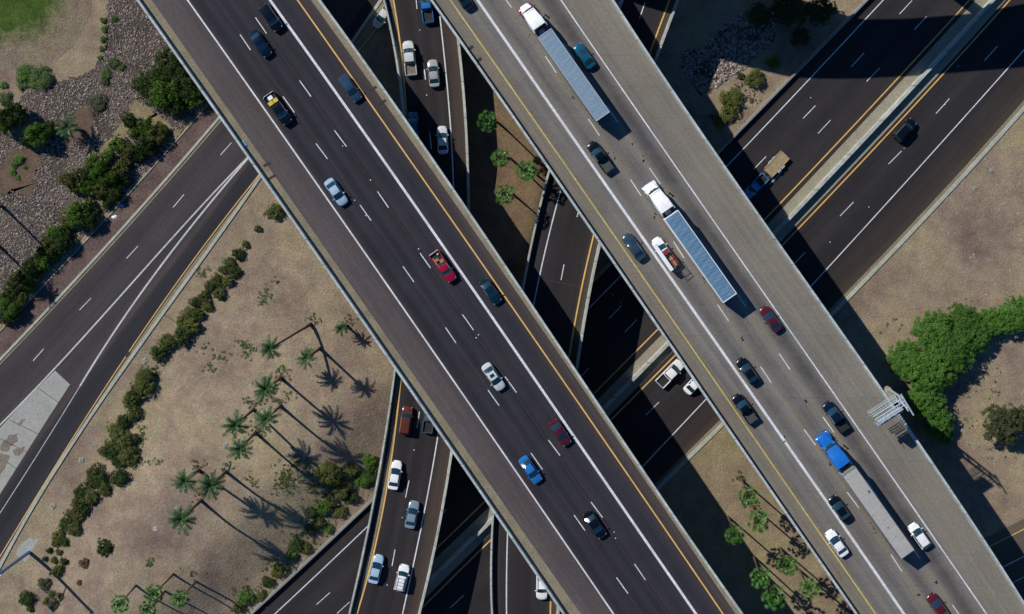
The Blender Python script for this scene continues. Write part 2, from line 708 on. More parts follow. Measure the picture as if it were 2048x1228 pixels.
c_lwall = fit([(769, 0), (789, 147), (814, 245), (789, 733), (778, 815), (747, 998), (732, 1085), (697, 1227)], 4)
c_yel = fit([(787, 0), (802, 107), (814, 240), (802, 753), (795, 818), (775, 968), (714, 1227)], 4)
c_white = fit([(880, 33), (895, 187), (908, 377), (876, 865), (845, 1045), (805, 1227)], 4)
c_rwall = fit([(908, 0), (919, 87), (932, 233), (940, 409), (904, 903), (879, 1065), (840, 1227)], 4)

e_lwall = fit([(1240, 0), (1096, 345), (1080, 405), (1052, 533), (1044, 577), (985, 1025), (983, 1227)], 4)
e_white = fit([(1250, -10), (1239, 18), (1116, 400), (1067, 610), (1015, 1071), (1013, 1227)], 4)
e_yel = fit([(1339, 0), (1301, 103), (1186, 475), (1147, 658), (1139, 713), (1101, 1195), (1101, 1228)], 4)
e_rwall = fit([(1357, 0), (1312, 123), (1199, 492), (1164, 680), (1156, 737), (1117, 1205), (1119, 1228)], 4)

h_lbar = fit([(1733, 0), (1535, 204), (1436, 305), (1224, 522), (745, 1000), (512, 1218)])
h_lwhite = fit([(1766, 0), (1536, 247), (1456, 330), (1237, 555), (1181, 613), (736, 1053), (549, 1228)])
h_lyel = fit([(1939, 0), (1751, 204), (1558, 410), (1314, 660), (1191, 783), (969, 1005), (874, 1095)])
h_medl = fit([(1952, 0), (1762, 204), (1572, 410), (1330, 664), (1203, 790), (980, 1012), (885, 1104)])
h_bar = fit([(1985, 0), (1793, 204), (1604, 410), (1333, 688), (1262, 762), (985, 1035), (870, 1150)])
h_medr = fit([(2013, 0), (1829, 204), (1634, 410), (1345, 705), (1272, 779), (974, 1078), (845, 1203)])
h_ryel = fit([(2019, 0), (1836, 204), (1641, 410), (1349, 711), (1277, 785), (979, 1083), (849, 1210)])
h_rwhite = fit([(2048, 100), (1771, 409), (1623, 571), (1411, 800), (1393, 818), (1287, 931)])
h_rkerb = fit([(2047, 218), (1881, 400), (1664, 630), (1446, 846), (1317, 975)])

f_lkerb = fit([(441, 235), (300, 402), (190, 517), (23, 700), (0, 722)], 2)
f_strip = fit([(413, 213), (247, 400), (173, 480), (0, 663)], 2)
f_rkerb = fit([(511, 362), (493, 400), (383, 547), (283, 683), (197, 809), (193, 818), (0, 1133)], 3)
f_ryel = fit([(478, 400), (367, 547), (188, 809), (183, 818), (0, 1113)], 3)
f_gorel = fit([(497, 313), (413, 400), (350, 473), (300, 523), (213, 623), (110, 737), (40, 809), (0, 850)], 3)
f_gorer = fit([(499, 313), (425, 400), (333, 517), (267, 607), (213, 687), (160, 772)], 3)
f_faint = fit([(160, 772), (137, 809), (132, 818), (0, 1026)], 2)

YT, YB = -330, 1560                           # how far the roads run beyond the frame


# ------------------------------------------------------------------ terrain
HB_A, HB_B = Vector((745, 1000)), Vector((512, 1218))
_u = (HB_B - HB_A).normalized()
_nrm = Vector((_u.y, -_u.x))
if _nrm.dot(Vector((300, 900)) - HB_A) < 0:
    _nrm = -_nrm


def ground_z(x, y):
    px, py = unP(x, y)
    if 820 < px < 1220 and -420 < py < 660:
        # raised bank between the ramps
        h = 4.0 + 1.5 * smooth(300, 450, py)
        m = smooth(850, 925, px - 0.06 * (py - 250)) * (1 - smooth(1075, 1200, px + 0.25 * (py - 350)))
        return h * m * smooth(-400, -60, py) * (1 - smooth(520, 640, py))
    q = Vector((px, py)) - HB_A
    d = q.dot(_nrm)
    s = q.dot(_u)
    if d <= 6:
        return 0.0
    up = smooth(6, 175, d) * (1 - smooth(175, 560, d))
    kx = f_rkerb(py)
    fr = smooth(30, 260, px - kx)
    along = smooth(-330, -40, s) * (1 - smooth(500, 900, s))
    return 4.2 * up * fr * along


def G(px, py):
    p = P(px, py, 0)
    z = ground_z(p.x, p.y)
    q = P(px, py, z)
    return Vector((q.x, q.y, ground_z(q.x, q.y)))


def build_ground():
    xs = np.arange(-112, 113, 1.4)
    ys = np.arange(-90, 56, 1.4)
    xs = np.concatenate(([-3000, -700, -250, -150], xs, [150, 250, 700, 3000]))
    ys = np.concatenate(([-3000, -700, -250, -140], ys, [100, 250, 700, 3000]))
    vv = [(x, y, ground_z(x, y)) for y in ys for x in xs]
    nx = len(xs)
    ff = [(j * nx + i, j * nx + i + 1, (j + 1) * nx + i + 1, (j + 1) * nx + i) for j in range(len(ys) - 1) for i in range(nx - 1)]
    o = MB().add(vv, ff).build("ground", "dirt", smooth_angle=60, fix=False)
    tag(o, "tan dry earth around the interchange", None, None, "structure")
    return o


build_ground()


def patch(name, poly, mat, z, jit=0.0, sub=8.0, label=None, kind="structure", seed=1):
    """irregular flat sheet on the ground, outline in photo pixels"""
    r = random.Random(seed)
    pts = []
    n = len(poly)
    for i in range(n):
        a, b = Vector(poly[i]), Vector(poly[(i + 1) % n])
        m = max(1, int((b - a).length / sub))
        for k in range(m):
            q = a.lerp(b, k / m)
            if jit:
                q = q + Vector((r.uniform(-jit, jit), r.uniform(-jit, jit)))
            pts.append(P(q.x, q.y, z))
    bm = bmesh.new()
    vs_ = [bm.verts.new(p) for p in pts]
    fc = bm.faces.new(vs_)
    bm.normal_update()
    if fc.normal.z < 0:
        fc.normal_flip()
    bmesh.ops.triangulate(bm, faces=[fc])
    me = bpy.data.meshes.new(name)
    bm.to_mesh(me)
    bm.free()
    me.materials.append(MATS[mat])
    o = link(name, me)
    tag(o, label, None, None, kind)
    return o


def inside(poly, x, y):
    c = False
    j = len(poly) - 1
    for i in range(len(poly)):
        xi, yi = poly[i]
        xj, yj = poly[j]
        if (yi > y) != (yj > y) and x < (xj - xi) * (y - yi) / (yj - yi) + xi:
            c = not c
        j = i
    return c


LAWN = [(-400, -300), (150, -300), (141, -40), (138, 0), (125, 28), (108, 55), (88, 72), (62, 84), (30, 88), (0, 92), (-60, 100), (-400, 130)]
def lawn():
    """mown lawn: green in the middle, thinning to dry grass at the rim (rim = mesh attribute)"""
    cen = Vector((-60, -120))
    rings = [0.0, 0.45, 0.66, 0.78, 0.88, 0.96, 1.04, 1.12, 1.22]
    outl = []
    n = len(LAWN)
    for i in range(n):
        a, b = Vector(LAWN[i]), Vector(LAWN[(i + 1) % n])
        m = max(1, int((b - a).length / 10))
        outl += [a.lerp(b, k / m) for k in range(m)]
    vv, val, ff = [], [], []
    for q in rings[1:]:
        for p_ in outl:
            w_ = cen + (p_ - cen) * q
            vv.append(tuple(P(w_.x, w_.y, 0.014)))
            val.append(q)
    m = len(outl)
    for j in range(len(rings) - 2):
        for k in range(m):
            ff.append((j * m + k, j * m + (k + 1) % m, (j + 1) * m + (k + 1) % m, (j + 1) * m + k))
    vv.append(tuple(P(cen.x, cen.y, 0.014)))
    val.append(0.0)
    for k in range(m):
        ff.append((m * (len(rings) - 1), k, (k + 1) % m))
    o = MB().add(vv, ff).build("lawn", "lawn_green", fix=True)
    me = o.data
    at = me.attributes.new("rim", 'FLOAT', 'POINT')
    for i, x in enumerate(val):
        at.data[i].value = x
    if me.polygons[0].normal.z < 0:
        me.flip_normals()
    tag(o, "mown green lawn in the upper left corner", None, None, "stuff")


def lawn_material():
    t = NT("lawn_green")
    MATS["lawn_green"] = t.m
    set_in(t.b, "Roughness", 0.95)
    set_in(t.b, "Specular IOR Level", 0.1)
    o = t.obj()
    at = t.n("ShaderNodeAttribute")
    at.attribute_name = "rim"
    green = t.ramp(t.noise(o, 0.25, 5, 0.7), [(0.3, srgb(50, 66, 28)), (0.5, srgb(64, 86, 36)), (0.7, srgb(84, 98, 46))])
    dry = t.ramp(t.noise(o, 0.3, 5, 0.7), [(0.3, srgb(112, 100, 84)), (0.5, srgb(128, 116, 98)), (0.7, srgb(130, 122, 98))])
    v = t.math('ADD', at.outputs["Fac"], t.rng(t.noise(o, 0.5, 6, 0.75), -0.16, 0.16, 0.25, 0.75))
    f = t.rng(v, 0, 1, 0.84, 1.06)
    col = t.mix(f, green, dry)
    col = t.scale(col, t.rng(t.noise(o, 4.5, 5, 0.8), 0.5, 1.5, 0.32, 0.68))
    col = t.chroma(col, o, 3.4, 0.4)
    t.l(col, t.b.inputs["Base Color"])
    t.bump(t.noise(o, 3, 5, 0.7), 0.8, 0.25)


lawn_material()
lawn()
ROCK_L = [(205, -150), (330, -150), (300, 0), (345, 90), (400, 170), (412, 205), (330, 300), (240, 395), (120, 520), (0, 640), (-200, 800),
          (-200, 330), (-60, 300), (0, 262), (45, 275), (70, 245), (25, 210), (50, 185), (110, 165), (165, 150), (195, 132), (212, 90), (214, 20)]
patch("rock_bed", ROCK_L, "rock_bed", 0.008, 5, 5, "loose riprap ground on the slope beside the left overpass", "structure", 5)
ROCK_R = [(1366, 97), (1400, 100), (1440, 60), (1490, 20), (1560, 25), (1545, 80), (1490, 138), (1462, 152), (1407, 195), (1372, 150), (1364, 140)]
patch("rock_bed", ROCK_R, "rock_bed", 0.008, 3, 7, "riprap ground between the right overpass and the motorway", "structure", 6)
patch("dirt_patch", [(150, 225), (175, 205), (185, 228), (190, 260), (170, 285), (150, 280), (128, 300), (140, 250)], "mud", 0.02, 5, 4, "bare brown earth among the riprap by the palm", "structure", 8)
patch("dirt_patch", [(0, 330), (20, 300), (60, 298), (85, 320), (70, 350), (60, 400), (20, 380), (-30, 420)], "mud", 0.021, 5, 4, "bare brown earth at the left edge below the riprap", "structure", 9)
patch("dirt_patch", [(268, 200), (285, 205), (330, 240), (362, 268), (345, 290), (300, 285), (262, 260), (225, 300), (205, 330), (190, 310), (230, 262)], "olive_dirt", 0.022, 5, 4, "olive grassy earth between the dark shrubs", "structure", 10)
patch("dirt_patch", [(138, 430), (190, 395), (215, 400), (180, 445), (150, 480), (128, 470)], "olive_dirt", 0.023, 5, 4, "olive grassy earth by the frontage road shrubs", "structure", 11)
def patch_grid(name, poly, mat, dz, step, label):
    """ground cover that follows the terrain"""
    xs = [p[0] for p in poly]
    ys = [p[1] for p in poly]
    idx, vv, ff = {}, [], []

    def vert(i, j):
        if (i, j) not in idx:
            q = P(min(xs) + i * step, min(ys) + j * step, 0)
            idx[(i, j)] = len(vv)
            vv.append((q.x, q.y, ground_z(q.x, q.y) + dz))
        return idx[(i, j)]
    for i in range(int((max(xs) - min(xs)) / step) + 1):
        for j in range(int((max(ys) - min(ys)) / step) + 1):
            if inside(poly, min(xs) + (i + 0.5) * step, min(ys) + (j + 0.5) * step):
                ff.append((vert(i, j), vert(i, j + 1), vert(i + 1, j + 1), vert(i + 1, j)))
    o = MB().add(vv, ff).build(name, mat, smooth_angle=60)
    tag(o, label, None, None, "structure")


patch_grid("warm_earth", [(880, -200), (900, 60), (890, 300), (930, 560), (1025, 620), (1066, 560), (1090, 430), (1110, 330), (1150, 180), (1120, 0), (960, -200)], "warm_dirt", 0.10, 10, "brown earth under the four fan palms between the bridges")
patch("olive_earth", [(1446, 852), (1317, 985), (1230, 1075), (1250, 1560), (2000, 1560), (1640, 1000)], "olive_dirt", 0.010, 0, 20, "olive brown earth under the fan palms below the motorway", "structure", 13)

# ------------------------------------------------------------------ motorway on the ground

hw = srgb(46, 43, 45)
hw2 = srgb(38, 36, 39)
pavement("asphalt_highway_west", [(0, srgb(42, 38, 38)), (0.10, hw), (0.25, hw2), (0.42, hw), (0.6, hw2), (0.78, hw), (1, srgb(50, 45, 43))], 14.0)
pavement("asphalt_highway_east", [(0, srgb(48, 42, 40)), (0.12, hw2), (0.3, hw), (0.45, hw2), (0.62, srgb(40, 37, 39)), (0.68, srgb(46, 41, 40)), (0.88, srgb(54, 47, 43)), (1, srgb(72, 62, 52))], 15.0)
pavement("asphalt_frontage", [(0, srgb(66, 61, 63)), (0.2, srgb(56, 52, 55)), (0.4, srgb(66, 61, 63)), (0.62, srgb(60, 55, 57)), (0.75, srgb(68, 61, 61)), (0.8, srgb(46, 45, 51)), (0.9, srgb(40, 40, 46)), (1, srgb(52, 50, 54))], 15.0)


def road(name, fl, fr, h, y0, y1, mat, label):
    o = strip(name, path(fl, h, y0, y1), path(fr, h, y0, y1), mat)
    tag(o, label, None, None, "structure")
    return o


west = road("highway_road", offs(h_lbar, 6), offs(h_medl, 0), HF, YT, YB, "asphalt_highway_west", "motorway carriageway left of the median")
east = road("highway_road", offs(h_medr, -2), offs(h_rkerb, -6), HF, YT, YB, "asphalt_highway_east", "motorway carriageway right of the median")
med = road("median_strip", h_medl, offs(h_medr, -2), HF + 0.006, YT, YB, "concrete", "pale concrete median between the carriageways")
line("edge_line", h_lwhite, HF, YT, YB, 0.17, "white_paint", west)
line("median_line", h_lyel, HF, YT, YB, 0.22, "yellow_paint", west)
line("median_line", h_ryel, HF, YT, YB, 0.22, "yellow_paint", east)
line("edge_line", h_rwhite, HF, YT, YB, 0.17, "white_paint", east)


def period_dashes(pts, known, before, after):
    out = list(known)
    return out


w1 = [(1606, 237, 1631, 211), (1703, 133, 1728, 106), (1799, 28, 1824, 1), (1507, 339, 1532, 313), (1410, 443, 1434, 417), (1314, 541, 1338, 515), (1218, 637, 1243, 611),
      (1122, 735, 1147, 710), (1025, 832, 1050, 807), (928, 928, 953, 904), (830, 1023, 855, 999), (731, 1117, 756, 1093), (633, 1209, 660, 1185), (535, 1300, 561, 1276)]
w2 = [(1636, 267, 1661, 240), (1733, 163, 1759, 136), (1829, 59, 1853, 33), (1539, 369, 1564, 343), (1443, 470, 1467, 445), (1347, 567, 1371, 542), (1250, 664, 1274, 639),
      (1154, 761, 1178, 736), (1060, 856, 1085, 831), (964, 950, 989, 926), (868, 1043, 893, 1019), (772, 1134, 797, 1110), (674, 1227, 699, 1204)]
e1 = [(1969, 121, 1995, 92), (1872, 227, 1899, 197), (1777, 328, 1803, 302), (1680, 432, 1707, 404), (1584, 532, 1610, 505), (1487, 632, 1513, 606), (1389, 732, 1415, 706),
      (1292, 830, 1318, 804), (1194, 928, 1220, 902), (1096, 1025, 1122, 999), (998, 1121, 1024, 1096), (900, 1216, 927, 1191)]
dashes("lane_line", w1, HF, 0.13, "white_paint", west)
dashes("lane_line", w2, HF, 0.13, "white_paint", west)
dashes("lane_line", e1, HF, 0.13, "white_paint", east)

wall_prof = [(-0.30, 0.0), (-0.28, 0.15), (-0.17, 0.40), (-0.14, 0.86), (0.14, 0.86), (0.17, 0.40), (0.28, 0.15), (0.30, 0.0)]
med_prof = [(-0.36, 0.0), (-0.34, 0.12), (-0.26, 0.35), (-0.24, 1.2), (0.24, 1.2), (0.26, 0.35), (0.34, 0.12), (0.36, 0.0)]
o = sweep("median_barrier", path(h_bar, 0.02, YT, YB), med_prof, "pale_concrete")
tag(o, "long pale concrete safety barrier along the motorway median", "barrier")
o = sweep("roadside_barrier", path(h_lbar, 0.0, YT, YB), wall_prof, "grey_concrete")
tag(o, "low grey concrete barrier on the upper left edge of the motorway", "barrier")
kerb_prof = [(-0.25, 0.0), (-0.25, 0.13), (-0.2, 0.15), (0.25, 0.15), (0.25, -0.05), (-0.25, -0.05)]
o = sweep("kerb_strip", path(h_rkerb, 0.02, YT, YB), [(a * 1.25, b) for a, b in kerb_prof], "kerb_concrete")
tag(o, "pale kerb along the lower right edge of the motorway", None, None, "structure")
o = strip("gutter_strip", path(offs(h_rkerb, -14), HF, YT, YB, dz=0.006), path(offs(h_rkerb, -4), HF, YT, YB, dz=0.006), "gutter_concrete")
tag(o, "dusty gutter beside the motorway kerb", None, None, "structure")

# ------------------------------------------------------------------ frontage road
FT = -330
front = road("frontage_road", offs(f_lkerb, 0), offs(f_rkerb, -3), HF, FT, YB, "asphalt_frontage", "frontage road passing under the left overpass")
fm = line("gore_line", f_gorel, HF, 313, 880, 0.26, "worn_white_paint", front)
line("gore_line", f_gorer, HF, 313, 772, 0.30, "worn_white_paint", front, dz=0.02)
line("lane_line", f_faint, HF, 772, 1300, 0.12, "worn_white_paint", front)
line("median_line", f_ryel, HF, FT, YB, 0.16, "yellow_paint", front, dz=0.026)
dashes("lane_line", [(441, 310, 463, 285), (346, 415, 368, 389), (253, 517, 276, 492), (159, 620, 182, 596), (66, 722, 87, 698), (-27, 824, -6, 800), (535, 210, 557, 185), (628, 106, 650, 82), (718, 62, 742, 27)], HF, 0.12, "white_paint", front)
o = strip("gutter_strip", path(offs(f_ryel, 4), HF, FT, YB, dz=0.006), path(offs(f_rkerb, -2), HF, FT, YB, dz=0.006), "gutter_concrete")
tag(o, "pale gutter of the frontage road", None, None, "structure")
o = sweep("kerb_strip", path(f_rkerb, 0.02, FT, YB), kerb_prof, "kerb_concrete")
tag(o, "pale kerb on the lower right side of the frontage road", None, None, "structure")
o = sweep("kerb_strip", path(offs(f_lkerb, -3), 0.02, FT, YB), [(a * 0.8, b) for a, b in kerb_prof], "kerb_concrete")
tag(o, "kerb on the upper left side of the frontage road", None, None, "structure")
o = strip("gutter_strip", path(offs(f_lkerb, 0), HF, FT, YB, dz=0.006), path(offs(f_lkerb, 7), HF, FT, YB, dz=0.006), "gutter_concrete")
tag(o, "gutter on the upper left side of the frontage road", None, None, "structure")
o = strip("verge_strip", path(f_strip, 0.05, FT, YB), path(offs(f_lkerb, -5), 0.05, FT, YB), "red_gravel")
tag(o, "reddish gravel verge beside the frontage road", None, None, "structure")
o = sweep("kerb_strip", path(f_strip, 0.0, FT, YB), [(-0.07, 0), (-0.07, 0.18), (0.07, 0.18), (0.07, 0)], "kerb_concrete")
tag(o, "thin edging between the shrubs and the gravel verge", None, None, "structure")
ap = patch("concrete_apron", [(110, 741), (140, 769), (116, 806), (108, 818), (33, 936), (0, 988), (-60, 1082), (-60, 918), (0, 856), (40, 812)], "apron_concrete", HF + 0.02, 0, 40, "pale concrete gore between the two roads at the left edge", "structure", 20)
for a, b in (((76, 776), (118, 806)), ((20, 840), (76, 868)), ((-10, 872), (54, 904)), ((0, 914), (33, 937))):
    ribbon_into(MB(), [P(*a, HF + 0.02), P(*b, HF + 0.02)], 0.09, 0.006).build("joint", "joint_dark", ap)
for i, poly in enumerate([[(2, 890), (20, 868), (34, 868), (36, 880), (24, 892), (14, 905), (0, 900)], [(26, 900), (42, 895), (50, 892), (46, 905), (36, 912), (28, 910)], [(34, 850), (44, 838), (50, 838), (42, 852)],
                          [(-40, 935), (0, 905), (22, 912), (14, 930), (-10, 968), (-40, 1000)]]):
    patch("mud_stain", poly, "mud_stain", HF + 0.026 + 0.002 * i, 1.5, 4, "brown dried mud on the concrete gore", "structure", 30 + i)

# street in the lower right corner
g_yel = lambda y: 2047 + (y - 1063) * -1.96
x_top = [(2048 + 260, 905), (1700, 1262)]
gx = lambda y: 2030 + (y - 1046) * -1.98
pavement("asphalt_street", [(0, srgb(96, 86, 72)), (0.3, srgb(84, 76, 68)), (1, srgb(70, 64, 60))], 12.0)
st = road("side_street", lambda y: 1990 + (y - 1040) * -1.75 if False else gx(y) - 0, lambda y: gx(y) + 420, HF, 900, 1500, "asphalt_street", "worn street in the lower right corner beyond the overpass")
line("median_line", lambda y: gx(y) + 42, HF, 900, 1500, 0.2, "worn_yellow_paint", st)
line("edge_line", lambda y: gx(y) + 150, HF, 900, 1500, 0.16, "white_paint", st)
line("edge_line", lambda y: gx(y) + 232, HF, 900, 1500, 0.16, "worn_white_paint", st)

# ------------------------------------------------------------------ elevated roads
def piers(parent, fl, fr, h, spots, n=2, thick=1.6):
    for y in spots:
        z = hval(h, y)
        a, b = P(fl(y), y, z), P(fr(y), y, z)
        d = (b - a)
        for k in range(n):
            q = a + d * ((k + 0.5) / n)
            MB().tube([(q.x, q.y, -0.3), (q.x, q.y, z - thick)], 0.7, 14).build("pier", "grey_concrete", parent, smooth_angle=40)


def bridge(label, fl, fr, h, mat, thick, parL, parR, matcap, pier_y, name="overpass", npier=2):
    root = empty(name, (0, 0, 0))
    tag(root, label, "bridge")
    # the outer top edge of each parapet is what was traced
    hp = lambda y: hval(h, y) + PAR
    L = path(fl, hp, YT, YB, dz=-PAR)
    Rr = path(fr, hp, YT, YB, dz=-PAR)
    strip("deck", L, Rr, mat, root)
    slab("girder", L, Rr, -0.02, thick, "grey_concrete", root)
    sweep("parapet", L, parL, matcap, root)
    sweep("parapet", Rr, parR, matcap, root)
    piers(root, fl, fr, h, pier_y, npier, thick)
    return root, L, Rr


capL = [(0.0, -0.30), (0.0, PAR), (0.36, PAR), (0.40, 0.3), (0.48, 0.0), (0.48, -0.01), (0.0, -0.01)]
capL = [(0.0, -0.3), (0.0, PAR), (0.36, PAR), (0.40, 0.3), (0.46, 0.005), (0.46, -0.3)]
capR = [(-x, z) for x, z in capL]

sh = srgb(86, 79, 79)
sh2 = srgb(72, 65, 64)
dk = srgb(40, 40, 48)
dk2 = srgb(47, 46, 52)
dk3 = srgb(34, 35, 44)
# share of the deck width: left white .28, HOV .73, yellow .875
pavement("asphalt_deck_left", [(0, sh), (0.10, sh), (0.20, srgb(80, 73, 73)), (0.265, srgb(75, 68, 68)), (0.295, srgb(46, 43, 48)), (0.33, dk3), (0.37, dk2), (0.424, dk), (0.432, srgb(58, 51, 52)), (0.44, dk), (0.47, dk3), (0.51, dk2), (0.564, dk3), (0.571, srgb(56, 50, 51)), (0.578, dk3),
                            (0.60, dk2), (0.66, dk), (0.71, dk2), (0.75, dk2), (0.79, dk), (0.84, dk2), (0.88, srgb(58, 51, 52)), (1, sh2)], 25.0, tint=srgb(52, 47, 50))
cb = srgb(114, 110, 105)
cb2 = srgb(103, 99, 96)
cb3 = srgb(92, 89, 88)
# yellow .11, HOV .26, right white .72
pavement("concrete_deck_right", [(0, srgb(114, 107, 97)), (0.09, srgb(116, 109, 98)), (0.13, srgb(106, 100, 92)), (0.16, cb2), (0.2, cb), (0.235, cb2), (0.27, cb), (0.30, cb2), (0.335, cb3), (0.37, cb2), (0.405, cb), (0.43, srgb(118, 112, 99)), (0.46, cb2), (0.485, cb3),
                              (0.52, cb2), (0.545, cb), (0.58, srgb(120, 114, 101)), (0.60, cb2), (0.63, srgb(82, 79, 79)), (0.665, srgb(78, 75, 75)), (0.70, cb2), (0.73, cb), (0.78, srgb(116, 111, 101)), (1, srgb(120, 115, 105))],
         27.0, streak=0.16, grain=0.20, tint=srgb(116, 112, 102), joint=6.1)
pavement("asphalt_ramp_curve", [(0, srgb(60, 52, 48)), (0.18, srgb(44, 41, 43)), (0.3, srgb(36, 33, 36)), (0.42, hw), (0.5, srgb(38, 34, 37)), (0.62, hw), (0.74, srgb(46, 40, 39)), (0.82, srgb(60, 51, 47)), (1, srgb(72, 60, 53))], 13.0)
pavement("asphalt_ramp_under", [(0, srgb(52, 47, 47)), (0.2, srgb(46, 43, 45)), (0.5, srgb(38, 35, 38)), (0.8, srgb(44, 40, 41)), (1, srgb(80, 72, 60))], 10.5)

A, AL, AR = bridge("dark asphalt overpass on the left carrying traffic down to the right", a_left, a_right, HA, "asphalt_deck_left", 1.7, capL, capR, "cap_concrete", [-260, 250, 450, 640, 900, 1120, 1400])
B, BL, BR = bridge("pale concrete overpass on the right carrying the three semi trucks", b_left, b_right, HB, "concrete_deck_right", 1.7, capL, capR, "cap_concrete", [-260, 60, 320, 560, 760, 1010, 1300])


def deck_strip(name, fl, fr, h, mat, parent, dz):
    return strip(name, path(fl, h, YT, YB, dz=dz), path(fr, h, YT, YB, dz=dz), mat, parent)


deck_strip("gutter", offs(a_left, 6), a_gutl, HA, "gutter_concrete", A, 0.012)
deck_strip("gutter", a_gutr, offs(a_right, -7), HA, "gutter_concrete", A, 0.012)
line("edge_line", a_white, HA, YT, YB, 0.24, "white_paint", A)
line("lane_line", a_hov, HA, YT, YB, 0.40, "white_paint", A)
line("median_line", a_yel, HA, YT, YB, 0.22, "yellow_paint", A)
da2 = [(511, 35, 533, 67), (599, 161, 622, 193), (669, 261, 693, 293), (755, 383, 777, 415), (840, 506, 861, 536), (925, 629, 947, 660), (1010, 753, 1033, 785), (1097, 880, 1120, 911), (1182, 1004, 1205, 1035), (1269, 1128, 1291, 1160), (1355, 1252, 1378, 1284), (424, -90, 446, -58)]
da1 = [(480, 69, 501, 100), (566, 193, 589, 225), (632, 287, 655, 318), (720, 410, 742, 441), (806, 533, 828, 564), (891, 655, 912, 686), (976, 780, 998, 811), (1062, 906, 1085, 939), (1148, 1030, 1170, 1061), (1233, 1155, 1256, 1187), (1320, 1280, 1343, 1312), (394, -55, 416, -24)]
dashes("lane_line", da1, HA, 0.15, "white_paint", A)
dashes("lane_line", da2, HA, 0.15, "white_paint", A)

line("edge_line", b_white, HB, YT, YB, 0.20, "white_paint", B)
line("lane_line", b_hov, HB, YT, YB, 0.42, "white_paint", B)
line("median_line", b_yel, HB, YT, YB, 0.22, "worn_yellow_paint", B)
db1 = [(1002, -14, 1023, 15), (1091, 113, 1113, 146), (1177, 238, 1199, 271), (1261, 359, 1282, 391), (1347, 483, 1368, 516), (1435, 609, 1457, 642), (1521, 733, 1543, 766), (1608, 859, 1631, 890), (1694, 984, 1718, 1016), (1782, 1109, 1804, 1143), (1869, 1235, 1891, 1267)]
db2 = [(1041, -38, 1063, -6), (1127, 86, 1149, 118), (1213, 211, 1235, 244), (1299, 336, 1321, 368), (1385, 460, 1407, 492), (1470, 582, 1492, 613), (1558, 707, 1580, 739), (1646, 834, 1668, 865), (1732, 960, 1754, 992), (1818, 1086, 1840, 1117), (1905, 1210, 1927, 1242)]
dashes("lane_line", db1, HB, 0.15, "white_paint", B)
dashes("lane_line", db2, HB, 0.15, "white_paint", B)


def across(name, parent, spots, h, mat, w, dz=0.02):
    for (xa, ya, xb, yb) in spots:
        ribbon_into(MB(), [P(xa, ya, hval(h, ya)), P(xb, yb, hval(h, yb))], w, dz).build(name, mat, parent)


across("expansion_joint", A, [(740, 182, 753, 173), (757, 209, 772, 200), (527, 332, 541, 326), (537, 358, 552, 350)], HA, "joint_dark", 0.42, 0.03)
across("expansion_joint", B, [(935, 101, 946, 92), (952, 125, 963, 116)], HB, "joint_dark", 0.5, 0.03)

# curved ramp
capLR = [(-0.05, -0.3), (-0.05, 1.0), (0.26, 1.0), (0.30, 0.3), (0.40, 0.005), (0.40, -0.3)]
capRR = [(-x, z) for x, z in capLR]
RC, CL, CR = bridge("curved two lane ramp bridge passing under the left overpass", c_lwall, c_rwall, HC, "asphalt_ramp_curve", 1.2, capLR, capRR, "pale_concrete", [-220, 330, 560, 860, 1300], "ramp_bridge", 1)
line("median_line", c_yel, HC, YT, YB, 0.26, "yellow_paint", RC)
line("edge_line", c_white, HC, YT, YB, 0.20, "white_paint", RC)
deck_strip("gutter", offs(c_yel, -9), offs(c_yel, -2.5), HC, "gutter_concrete", RC, 0.012)
dashes("lane_line", [(823, -128, 827, -95), (831, -14, 834, 18), (847, 125, 851, 159), (859, 264, 863, 298), (866, 404, 866, 438), (862, 560, 860, 594), (853, 706, 849, 740), (834, 856, 839, 823), (811, 995, 818, 961), (784, 1132, 790, 1099), (752, 1268, 760, 1236)], HC, 0.15, "white_paint", RC)

RE, EL_, ER_ = bridge("narrow ramp bridge crossing the motorway between the overpasses", e_lwall, e_rwall, HE, "asphalt_ramp_under", 1.3, capLR, capRR, "pale_concrete", [-220, 240, 470, 880, 1300], "ramp_bridge", 1)
line("median_line", e_yel, HE, YT, YB, 0.24, "yellow_paint", RE)
line("edge_line", e_white, HE, YT, YB, 0.20, "white_paint", RE)
dashes("lane_line", [(1290, 5, 1279, 37), (1245, 145, 1235, 175), (1200, 275, 1191, 305), (1162, 403, 1154, 434), (1128, 529, 1122, 560), (1096, 665, 1090, 697), (1071, 800, 1067, 834), (1056, 945, 1054, 978), (1053, 1085, 1053, 1112)], HE, 0.15, "white_paint", RE)
across("expansion_joint", RE, [(1079, 557, 1178, 577)], HE, "joint_dark", 0.12, 0.01)

# flyover beyond the top of the frame: its shade crosses the motorway
HFLY = 23.0
Ls = HFLY / math.tan(SUN_EL)
sh_low = [(700, -215), (1000, -70), (1180, 10), (1300, 62), (1367, 93), (1500, 131), (1590, 152), (1700, 154), (1840, 147), (2048, 130), (2400, 90)]
sh_up = [(900, -330), (1180, -190), (1320, -120), (1420, -85), (1470, -62), (1570, -12), (1640, 12), (1700, 34), (1810, 32), (1930, 22), (2048, 0), (2400, -60)]


def resample(pts, n):
    xs = [p[0] for p in pts]
    out = []
    L = [0]
    for i in range(1, len(pts)):
        L.append(L[-1] + math.dist(pts[i], pts[i - 1]))
    for k in range(n):
        s = L[-1] * k / (n - 1)
        out.append((float(np.interp(s, L, xs)), float(np.interp(s, L, [p[1] for p in pts]))))
    return out


def fly_edge(pts, ztop, n=40):
    out = []
    l = ztop / math.tan(SUN_EL)
    for (x, y) in resample(pts, n):
        p = P(x, y, 0)
        out.append(Vector((p.x + SUN_H.x * l, p.y + SUN_H.y * l, HFLY)))
    return out


